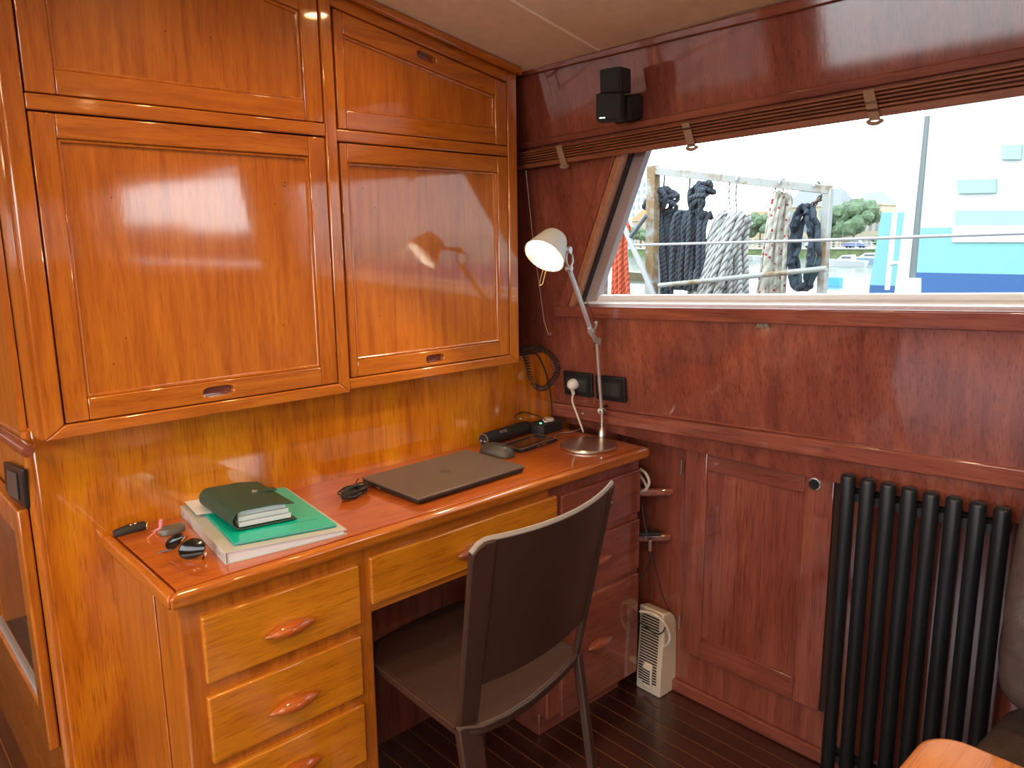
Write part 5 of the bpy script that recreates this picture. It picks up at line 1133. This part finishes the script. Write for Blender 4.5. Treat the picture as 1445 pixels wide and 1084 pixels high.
# quay wall, road, buildings, trees
XQ = 150
qz0, qz1 = WATER-.5, onx(1200, 352, XQ).z
qy = [onx(1245, 350, XQ).y-40, onx(800, 350, XQ).y+40]
G().box((XQ, qy[0], qz0), (XQ+90, qy[1], qz1)).build('quay_wall', plain('quay_algae', (.08, .11, .04), .9, var=.35, bscale=.8), None, kind='structure')
G().box((XQ-.3, qy[0], qz1), (XQ+90, qy[1], qz1+.25)).build('quay_coping', plain('quay_stone', (.26, .25, .23), .9), None, kind='structure')
rl = thing('quay_railing', 'pale railing along the edge of the far quay', 'railing', (XQ, 30, qz1+.25))
g = G(); 
for z in (.5, 1.0): g.box((XQ, qy[0], qz1+.25+z), (XQ+.08, qy[1], qz1+.33+z))
g.build('rail', plain('rail_pale', (.33, .33, .32), .6), rl)
y = qy[0]; proto = None
while y < qy[1]:
    if proto is None: proto = G().box((-.05, -.05, 0), (.05, .05, 1.1)).build('post', plain('post_pale', (.33, .33, .32), .6), rl, local=True); o = proto
    else: o = proto.copy(); C.objects.link(o); o.parent = rl
    o.location = (.04, y-30, 0); y += 3
def house(name, label, x0px, x1px, ytop, X, floors, bays, col, roof=None, rh=2.0, glass=(.12, .16, .18)):
    a, b = onx(x0px, ytop, X), onx(x1px, ytop, X); y0_, y1_ = max(a.y, b.y), min(a.y, b.y); zt2 = (a.z+b.z)/2; z0_ = qz1
    t = thing(name, label, 'building', (X, (y0_+y1_)/2, z0_))
    wm = plain('facade', col, .9, var=.06, bscale=.5); G().box((X, y1_, z0_), (X+8, y0_, zt2)).build('facade', wm, t)
    if roof: G().slab([(X-.4, y1_-.3, zt2), (X-.4, y0_+.3, zt2), (X+8.4, y0_+.3, zt2), (X+8.4, y1_-.3, zt2)], (0, 0, .3)).build('eaves', wm, t); G().add([(X-.4, y1_-.3, zt2+.3), (X-.4, y0_+.3, zt2+.3), (X+8.4, y0_+.3, zt2+.3), (X+8.4, y1_-.3, zt2+.3), (X+3, y1_+1, zt2+rh), (X+3, y0_-1, zt2+rh)], [(0, 1, 5, 4), (1, 2, 5), (2, 3, 4, 5), (3, 0, 4), (0, 3, 2, 1)]).build('roof', plain('roof_m', roof, .8), t)
    dy, dz_ = (y0_-y1_)/bays, (zt2-z0_)/floors; pr_ = None
    for i in range(bays):
        for j in range(floors):
            if pr_ is None: pr_ = G().box((-.05, -dy*.2, -dz_*.28), (.05, dy*.2, dz_*.28)).build('window', plain('win_dark', glass, .3), t, local=True); o = pr_
            else: o = pr_.copy(); C.objects.link(o); o.parent = t
            o.location = (-.03, y1_+dy*(i+.5)-t.location.y, dz_*(j+.5))
    return t
house('building', 'white apartment block with columns of windows far left beyond the ropes', 884, 913, 256, 178, 9, 4, (0.31, 0.315, 0.31))
house('building', 'low orange roofed harbour building behind the diagonal tube', 893, 916, 312, 166, 2, 3, (0.26, 0.2, 0.12), (0.25, 0.1, 0.03), 3)
house('building', 'cream building with orange roof behind the white rope coil', 1046, 1090, 316, 168, 2, 5, (0.3, 0.25, 0.15), (0.25, 0.11, 0.04), 3)
house('building', 'beige building with slate roof behind the navy hose', 1112, 1186, 292, 172, 3, 7, (0.29, 0.25, 0.165), (0.14, 0.15, 0.16), 4)
house('building', 'ornate stone building with tall arched windows beside the cyan hull', 1208, 1244, 290, 172, 3, 4, (0.275, 0.235, 0.165), (0.15, 0.155, 0.165), 3)
house('building', 'pale distant building between the charcoal and white ropes', 1000, 1044, 326, 176, 2, 5, (0.3, 0.3, 0.28))
def tree(label, px, w_, h_, X, seed):
    base = onx(px, 345, X); base.z = qz1+.25; rnd = random.Random(seed); t = thing('quay_tree', label, 'tree', base)
    G().tube([base, base+V((0, 0, h_*.5))], [.25, .15], 8).build('trunk', plain('bark', (.10, .07, .05), .9), t)
    bm = bmesh.new(); g = G()
    for k in range(26):
        c = base+V((rnd.uniform(-.3, .3)*w_, rnd.uniform(-.38, .38)*w_, h_*rnd.uniform(.38, .85))); r_ = rnd.uniform(.12, .2)*w_
        b2 = bmesh.new(); bmesh.ops.create_icosphere(b2, subdivisions=2, radius=r_); 
        for v in b2.verts: v.co *= rnd.uniform(.78, 1.15)
        b2.verts.index_update(); g.add([v.co+c for v in b2.verts], [[v.index for v in f.verts] for f in b2.faces]); b2.free()
    bm.free(); g.build('foliage', plain('leaves', (.06, .095, .045), .8, var=.4, bscale=1.5), t, smooth=0)
tree('bushy green tree on the quay between the rack and the cyan hull', 1204, 9.5, 9.6, 156, 1)
tree('small green tree on the quay right behind the rack post', 1176, 5.6, 6.6, 162, 2)
tree('green tree behind the orange roof by the grey strut', 904, 4.8, 5.6, 158, 3)
tree('green tree beyond the cream ropes and left of the navy hose', 1072, 6.4, 8.2, 160, 4)
tree('low round shrub on the quay near the cyan hull', 1239, 2.6, 2.4, 152.5, 5)
def boat(label, px, X, L_, col, seed, cabin=True):
    c = onx(px, 372, X); c.z = WATER; t = thing('motor_boat', label, 'boat', c); hl_ = L_/2
    hm = plain('boat_hull', col, .4); s_ = []
    for (yy, wd) in ((-1, .72), (-.5, 1), (.3, .95), (.8, .55), (1, .04)): s_.append((yy*hl_, wd*L_*.16))
    g = G(); top = [(-w_, y_, .75+.25*max(0, y_/hl_)) for y_, w_ in s_]; top2 = [(w_, y_, .75+.25*max(0, y_/hl_)) for y_, w_ in reversed(s_)]
    tp_ = top+top2; bt_ = [(x*.7, y_*.94, -.15) for x, y_, z in tp_]; m_ = len(tp_)
    g.add(tp_+bt_, [list(range(m_)), list(range(2*m_-1, m_-1, -1))]+[(i, i+m_, (i+1) % m_+m_, (i+1) % m_) for i in range(m_)]); g.build('hull', hm, t, local=True)
    if cabin:
        g = G(); w_ = L_*.11; g.add([(-w_, -hl_*.4, .75), (w_, -hl_*.4, .75), (w_, hl_*.45, .8), (-w_, hl_*.45, .8), (-w_*.85, -hl_*.35, 1.55), (w_*.85, -hl_*.35, 1.55), (w_*.85, hl_*.15, 1.5), (-w_*.85, hl_*.15, 1.5)], [(0, 3, 2, 1), (4, 5, 6, 7), (0, 1, 5, 4), (1, 2, 6, 5), (2, 3, 7, 6), (3, 0, 4, 7)]); g.build('cabin', plain('boat_white', (.33, .34, .33), .4), t, local=True)
        G().box((-w_*.99, -hl_*.3, 1.05), (-w_*.9, hl_*.15, 1.32)).build('cabin_window', plain('boat_glass', (.03, .04, .05), .2), t, local=True)
boat('white motor boat moored at the quay just right of the rack post', 1194, 104, 5.5, (0.3, 0.31, 0.31), 1)
boat('white boat with blue stripe moored beside the cyan hull', 1226, 118, 6.5, (0.175, 0.225, 0.3), 2)
boat('small white boat moored behind the cream ropes', 1088, 120, 7, (0.3, 0.31, 0.31), 3)
boat('dark wooden boat near the foot of the white diagonal tube', 900, 60, 5, (0.08, 0.065, 0.035), 4, False)
boat('white boat between the charcoal and white rope coils', 1040, 128, 7.5, (0.3, 0.3, 0.3), 5)
ck = onx(1178, 402, 62); ck.z = WATER; bb = G().box(ck+V((-.4, -.5, -.1)), ck+V((.4, .5, .7))).build('dinghy_box', plain('blue_tarp', (.03, .20, .32), .6), None, bevel=.05); tag(bb, 'small bright blue covered box on the water side right of the rack', 'box')
for k, (px, col) in enumerate(((1150, (.2, .2, .2)), (1207, (.03, .06, .2)), (1108, (.2, .04, .03)))):
    c = onx(px, 345, 151.6); c.z = qz1+.25; t = thing('parked_car', ('silver', 'dark blue', 'red')[k]+' car parked on the far quay', 'car', c)
    G().box((-.8, -2, .25), (.8, 2, .85)).build('car_body', plain('car_paint', col, .3), t, local=True, bevel=.12)
    G().add([(-.7, -1.3, .85), (.7, -1.3, .85), (.7, 1.2, .85), (-.7, 1.2, .85), (-.6, -.8, 1.4), (.6, -.8, 1.4), (.6, .7, 1.4), (-.6, .7, 1.4)], [(0, 3, 2, 1), (4, 5, 6, 7), (0, 1, 5, 4), (1, 2, 6, 5), (2, 3, 7, 6), (3, 0, 4, 7)]).build('car_cabin', M['smoke'], t, local=True)
    for yy in (-1.3, 1.3):
        for xx in (-.8, .7): G().cyl((xx, yy, .3), (xx+.1, yy, .3), .3, n=12).build('wheel', M['matt'], t, local=True)
